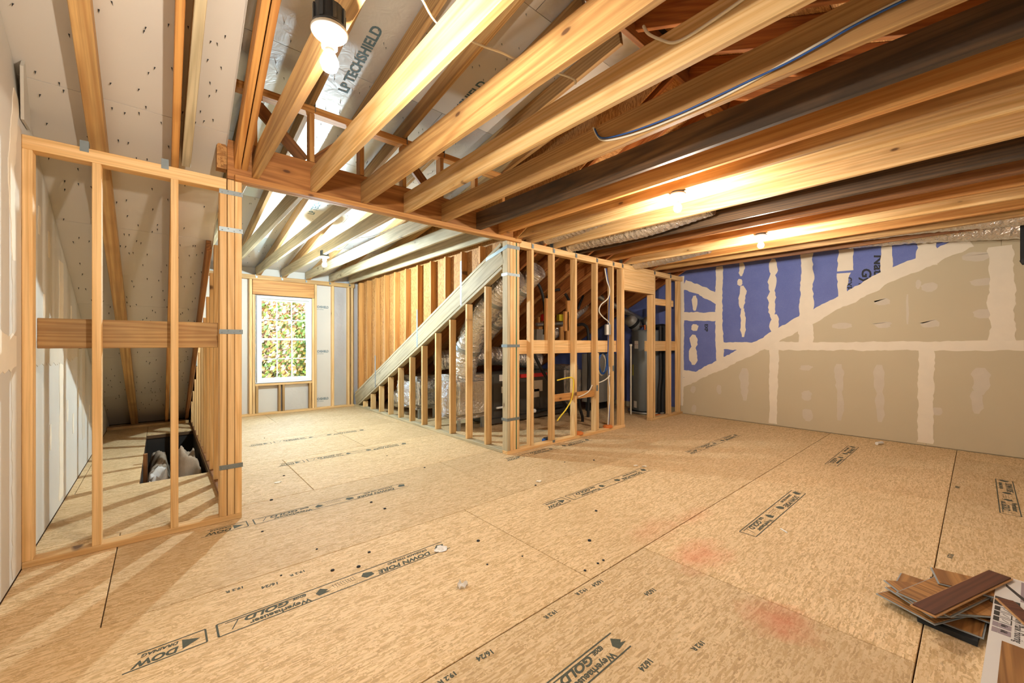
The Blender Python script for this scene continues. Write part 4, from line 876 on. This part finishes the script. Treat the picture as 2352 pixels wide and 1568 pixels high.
# ------------------------------------------------------------------ loose things
def crumple(name, c, s_, h_, mat, label, seed, nx=7, ny=6, cat='paper'):
    r_ = random.Random(seed); vs, fs = [], []
    for j in range(ny):
        for i in range(nx):
            u, v_ = i / (nx - 1) - 0.5, j / (ny - 1) - 0.5; rr = max(0.55, 1 - 0.9 * abs(u * v_) * 2)
            vs.append((c[0] + u * s_[0] * rr + r_.uniform(-.06, .06) * s_[0], c[1] + v_ * s_[1] * rr + r_.uniform(-.06, .06) * s_[1], c[2] + 0.002 + r_.random() ** 2 * h_))
    k_ = len(vs); vs += [(x, y, max(c[2] + 0.0005, z - 0.0015)) for x, y, z in vs]
    for j in range(ny - 1):
        for i in range(nx - 1):
            a = j * nx + i; fs.append((a, a + 1, a + nx + 1, a + nx)); fs.append((k_ + a, k_ + a + nx, k_ + a + nx + 1, k_ + a + 1))
    return tag(MB().add(vs, fs).build(name, mat), label, cat)
q = on_z(1013, 1262); crumple('paper_scrap', q, (0.10, 0.075), 0.012, 'paper_white', 'flat torn piece of white paper on the floor', 1)
q = on_z(1062, 1347); crumple('paper_scrap', q, (0.065, 0.05), 0.03, 'paper_white', 'small crumpled white paper scrap nearest the camera', 2)
for i, (px, py, lbl) in enumerate(((1460, 1069, 'larger white plaster crumb left on the floor seam'), (1480, 1071, 'smaller white plaster crumb next to the larger one'), (1238, 1105, 'white plaster dab on the floor in front of the post'), (638, 1108, 'white plaster dab on the dormer floor'))):
    q = on_z(px, py); crumple('plaster_crumb', q, (0.07, 0.05), 0.006, 'joint_compound', lbl, 10 + i, 5, 4, 'debris')
q = on_z(2020, 1021); tag(MB().tube([(q.x - 0.05, q.y + 0.02, 0.02), (q.x + 0.05, q.y - 0.02, 0.02)], 0.019, 12).build('chalk_stub', 'paper_white'), 'small white chalk cylinder lying by the gable wall', 'chalk')
q = on_z(1798, 1218); r2 = on_z(1808, 1224); tag(MB().tube([(on_z(1793, 1215).x, on_z(1793, 1215).y, 0.004), (r2.x, r2.y, 0.004)], 0.004, 6).build('plastic_stick', 'white_vinyl'), 'thin white stick on the floor', 'stick')
q = on_y(1258, 1008, KY + 0.15); tm = thing('tape_measure', 'small black and blue tool lying behind the partition plate', 'tool')
MB().box(q.x - 0.05, q.x + 0.05, q.y - 0.02, q.y + 0.03, 0.001, 0.05).build('case', 'box_black', tm); MB().box(q.x - 0.075, q.x - 0.051, q.y - 0.02, q.y + 0.03, 0.001, 0.04).build('grip', 'cable_blue', tm)
dr = random.Random(5)
for i in range(26):
    px, py = dr.uniform(600, 1400), dr.uniform(990, 1330); q = on_z(px, py); s_ = dr.uniform(0.006, 0.013)
    if q.y > 3.3 and (q.x < 0.6 or q.x > 2.8): continue
    o = MB().lathe([(s_, 0.0), (s_ * 0.9, s_ * 0.5), (0.0, s_ * 0.7)], (q.x, q.y, 0), 6).build('debris_crumb', 'tray_black')
    tag(o, 'tiny dark crumb of debris on the subfloor', 'debris', 'dark crumbs on the subfloor')
# insulation in the floor opening
def batt(label, x0, x1, y0, y1, z0, z1, seed, mat):
    r_ = random.Random(seed); nx, ny = 22, 60; vs, fs = [], []
    ph = [r_.uniform(0, 6) for _ in range(6)]
    for j in range(ny):
        for i in range(nx):
            u, v_ = i / (nx - 1), j / (ny - 1); e = min(1, 5 * min(u, 1 - u, v_, 1 - v_))
            z = z0 + (z1 - z0) * e * (0.72 + 0.16 * math.sin(7 * v_ + ph[0] + 2 * u) + 0.08 * math.sin(9 * u + ph[1]) + 0.06 * math.sin(23 * v_ + 6 * u + ph[2]) + 0.04 * math.sin(41 * v_ - 12 * u + ph[3])) + r_.uniform(-.008, .008)
            vs.append((x0 + (x1 - x0) * u, y0 + (y1 - y0) * v_, z))
    k_ = len(vs); vs += [(x, y, z0 - 0.01) for x, y, z in vs[:]]
    for j in range(ny - 1):
        for i in range(nx - 1): a = j * nx + i; fs.append((a, a + 1, a + nx + 1, a + nx))
    per = [i for i in range(nx)] + [j * nx + nx - 1 for j in range(1, ny)] + [(ny - 1) * nx + i for i in range(nx - 2, -1, -1)] + [j * nx for j in range(ny - 2, 0, -1)]
    for a, b in zip(per, per[1:] + per[:1]): fs.append((a, a + k_, b + k_, b))
    return tag(MB().add(vs, fs, True).build('insulation_batt', mat), label, 'insulation')
batt('pale fluffy insulation batt heaped at the front of the floor opening', -0.13, 0.095, 4.98, 5.72, -0.42, 0.03, 1, 'insulation_pale')
batt('brown folded insulation batt on the right of the floor opening', 0.10, 0.355, 5.1, 6.6, -0.42, 0.16, 2, 'insulation')
batt('dusky insulation batt deep at the back of the floor opening', -0.13, 0.10, 5.8, 7.4, -0.44, -0.12, 3, 'insulation')
o = stud('wood_offcut', -0.135, -0.10, 5.735, 5.785, -0.44, 0.10, 'pine_brown'); tag(o, 'upright wooden offcut inside the floor opening', 'wood')

# flooring box and sample planks
bx = thing('flooring_carton', 'white flooring carton with plank photo and printed symbols at the right edge', 'carton')
ang = math.radians(-3.2); e1 = Vector((math.cos(ang), math.sin(ang), 0)); e2 = Vector((-e1.y, e1.x, 0))
c0 = Vector((3.18, -0.066, 0)); BL, BW, BH = 1.26, 0.26, 0.10        # far left corner; runs back along -e1, width along -e2
def bp(u, v_, z): return c0 - e1 * u - e2 * v_ + Vector((0, 0, z))
def slab(u0, u1, v0, v1, z0, z1, name, mat, parent): return MB().add([bp(u, v_, z) for z in (z0, z1) for v_ in (v0, v1) for u in (u0, u1)], [(0, 2, 3, 1), (4, 5, 7, 6), (0, 1, 5, 4), (2, 6, 7, 3), (0, 4, 6, 2), (1, 3, 7, 5)]).build(name, mat, parent)
slab(0, BL, 0, BW, 0, BH, 'carton_body', 'box_white', bx)
T = BH + 0.0006
slab(0.28, 0.37, 0.003, 0.075, BH, T, 'print_panel', 'box_print_dark', bx)
slab(0.02, 0.26, 0.075, BW - 0.01, BH, T, 'print_panel', 'box_print_mauve', bx)
MB().prism([bp(0.10, 0.03, BH + 0.0002), bp(0.13, 0.03, BH + 0.0002), bp(0.28, 0.10, BH + 0.0002), bp(0.36, 0.20, BH + 0.0002), bp(0.32, 0.20, BH + 0.0002), bp(0.24, 0.10, BH + 0.0002)], (0, 0, 0.0008)).build('print_arc', 'box_print_dark', bx)
for i in range(5):
    u = 0.385 + i * 0.054; m_ = 'box_print_dark' if i < 3 else 'box_print_mauve'
    slab(u, u + 0.044, 0.006, 0.022, BH, T, 'print_symbol', m_, bx)
    m = MB()
    for (a, b, c__, e__) in ((u, u + 0.003, 0.023, 0.056), (u + 0.041, u + 0.044, 0.023, 0.056), (u + 0.003, u + 0.041, 0.053, 0.056)): m.add([bp(p, v_, z) for z in (BH, T) for v_ in (c__, e__) for p in (a, b)], [(0, 2, 3, 1), (4, 5, 7, 6), (0, 1, 5, 4), (2, 6, 7, 3), (0, 4, 6, 2), (1, 3, 7, 5)])
    if i < 3: m.add([bp(u + 0.01, 0.03, T), bp(u + 0.016, 0.03, T), bp(u + 0.034, 0.048, T), bp(u + 0.03, 0.048, T)], [(0, 1, 2, 3)])
    m.build('print_symbol', m_, bx)
    if i >= 3: slab(u + 0.003, u + 0.041, 0.023, 0.053, BH, T, 'print_symbol', 'box_print_mauve', bx)
lettering('printed_lettering', 'Core Vinyl Plank Flooring', 0.034, 'box_print_dark', bp(0.37, 0.064, T), -e1, -e2, bx, 0.0, sx=0.85)
lettering('printed_lettering', '6 in', 0.024, 'box_print_dark', bp(0.553, 0.03, T + 0.0004), -e1, -e2, bx, 0.001, sx=0.6); lettering('printed_lettering', '6 ft', 0.024, 'box_print_dark', bp(0.607, 0.03, T + 0.0004), -e1, -e2, bx, 0.001, sx=0.6)
o = slab(0.70, 1.2, 0.035, BW - 0.01, BH, T, 'plank_picture', 'vinyl_tan', bx)
def plank(px4, z, th, mat, label, edge='vinyl_edge', name='vinyl_plank'):
    P = [on_z(px, py, z + th) for px, py in px4]; t = thing(name, label, 'plank', group='sample planks stacked by the carton')
    a = (P[0] + P[3]) / 2; b = (P[1] + P[2]) / 2; wd = ((P[3] - P[0]).length + (P[2] - P[1]).length) / 2; sd = ((P[3] - P[0]) + (P[2] - P[1])).normalized()
    up_ = Vector((0, 0, 1)); ln = (b - a).normalized()
    ca, cb = Vector((a.x, a.y, z + th * 0.8)), Vector((b.x, b.y, z + th * 0.8))
    board('plank_face', ca, cb, wd, th * 0.4, mat, t, sd); board('plank_core', Vector((a.x, a.y, z + th * 0.29)) - ln * 0.006, Vector((b.x, b.y, z + th * 0.29)) + ln * 0.006, wd + 0.012, th * 0.56, edge, t, sd)
    return t
def cp(x, y): return (1980 + x * 372 / 1894, 1260 + y * 372 / 1894)
ct = thing('carpet_sample', 'black ribbed sample tile under the stack of planks', 'sample')
P = [on_z(*cp(*p), 0.02) for p in ((645, 800), (1350, 1095), (1500, 560), (800, 330))]
MB().prism([(p.x, p.y, 0.001) for p in P], (0, 0, 0.022)).build('tile', 'tray_black', ct)
plank([cp(*p) for p in ((1370, 1030), (1540, 480), (980, 330), (820, 790))], 0.024, 0.008, 'vinyl_tan', 'tan wood grain plank at the bottom of the stack')
plank([cp(*p) for p in ((405, 655), (1060, 925), (1400, 620), (690, 250))], 0.034, 0.008, 'vinyl_tan', 'tan plank with its long grey edge facing the camera')
plank([cp(*p) for p in ((690, 245), (630, 410), (1290, 940), (1360, 700))], 0.044, 0.008, 'vinyl_tan', 'tan plank crossing the middle of the stack')
plank([cp(*p) for p in ((575, 660), (1275, 915), (1320, 640), (860, 250))], 0.054, 0.008, 'vinyl_tan', 'tan plank with sawn end lower in the stack')
plank([cp(*p) for p in ((545, 605), (1235, 865), (1280, 660), (905, 225))], 0.064, 0.008, 'vinyl_tan', 'tan plank just beneath the large square sample')
plank([cp(*p) for p in ((475, 545), (1130, 795), (1420, 515), (860, 262))], 0.076, 0.009, 'vinyl_tan', 'upper golden tan plank reaching furthest left')
plank([cp(*p) for p in ((915, 285), (1000, 480), (1520, 480), (1380, 300))], 0.088, 0.009, 'vinyl_tan', 'golden plank fanned out behind the dark brown plank')
plank([cp(*p) for p in ((580, 648), (1485, 245), (1740, 335), (860, 760))], 0.104, 0.012, 'vinyl_brown', 'dark brown narrow plank lying on top of the stack', 'cut_wood', 'hardwood_plank')
plank([cp(*p) for p in ((1705, 608), (1900, 625), (2100, 1000), (1900, 930))], BH + 0.001, 0.012, 'vinyl_brown', 'dark reddish board lying on top of the carton', 'cut_wood', 'hardwood_plank')

# ------------------------------------------------------------------ outdoors behind the window
gr = MB().box(-25, 30, 9.6, 60, -3.3, -3.2).build('ground', 'grass'); tag(gr, 'green lawn below the window', 'ground', kind='structure')
def tree(x, y, zc, R_, H_, n_, mat, label, seed):
    r_ = random.Random(seed); t = thing('autumn_tree', label, 'tree')
    MB().tube([(x, y, -3.2), (x + 0.1, y, -1), (x, y + 0.1, zc)], [0.22, 0.16, 0.08], 8).build('trunk', 'bark', t)
    m = MB()
    for i in range(n_):
        while True:
            p = Vector((r_.uniform(-1, 1), r_.uniform(-1, 1), r_.uniform(-1, 1)))
            if p.length < 1: break
        c = Vector((x + p.x * R_, y + p.y * R_ * 0.7, zc + p.z * H_)); s_ = r_.uniform(0.06, 0.115)
        a = Vector((r_.gauss(0, 1), r_.gauss(0, 1), r_.gauss(0, 1))).normalized(); b = a.orthogonal().normalized(); c2 = a.cross(b)
        m.add([c - b * s_, c + c2 * s_ * 0.55, c + b * s_, c - c2 * s_ * 0.55], [(0, 1, 2, 3)])
    o = m.build('leaves', mat, t); o['kind'] = 'stuff'
tree(2.3, 16.6, 0.9, 1.5, 2.5, 12000, 'leaf_autumn', 'orange and pink autumn tree nearest the window', 11)
tree(5.4, 17.6, 0.7, 1.5, 2.6, 12000, 'leaf_green', 'yellow green tree seen through the right window panes', 12)
tree(4.3, 23.0, 1.0, 4.2, 3.4, 44000, 'leaf_autumn', 'wide autumn tree furthest behind the window', 13)
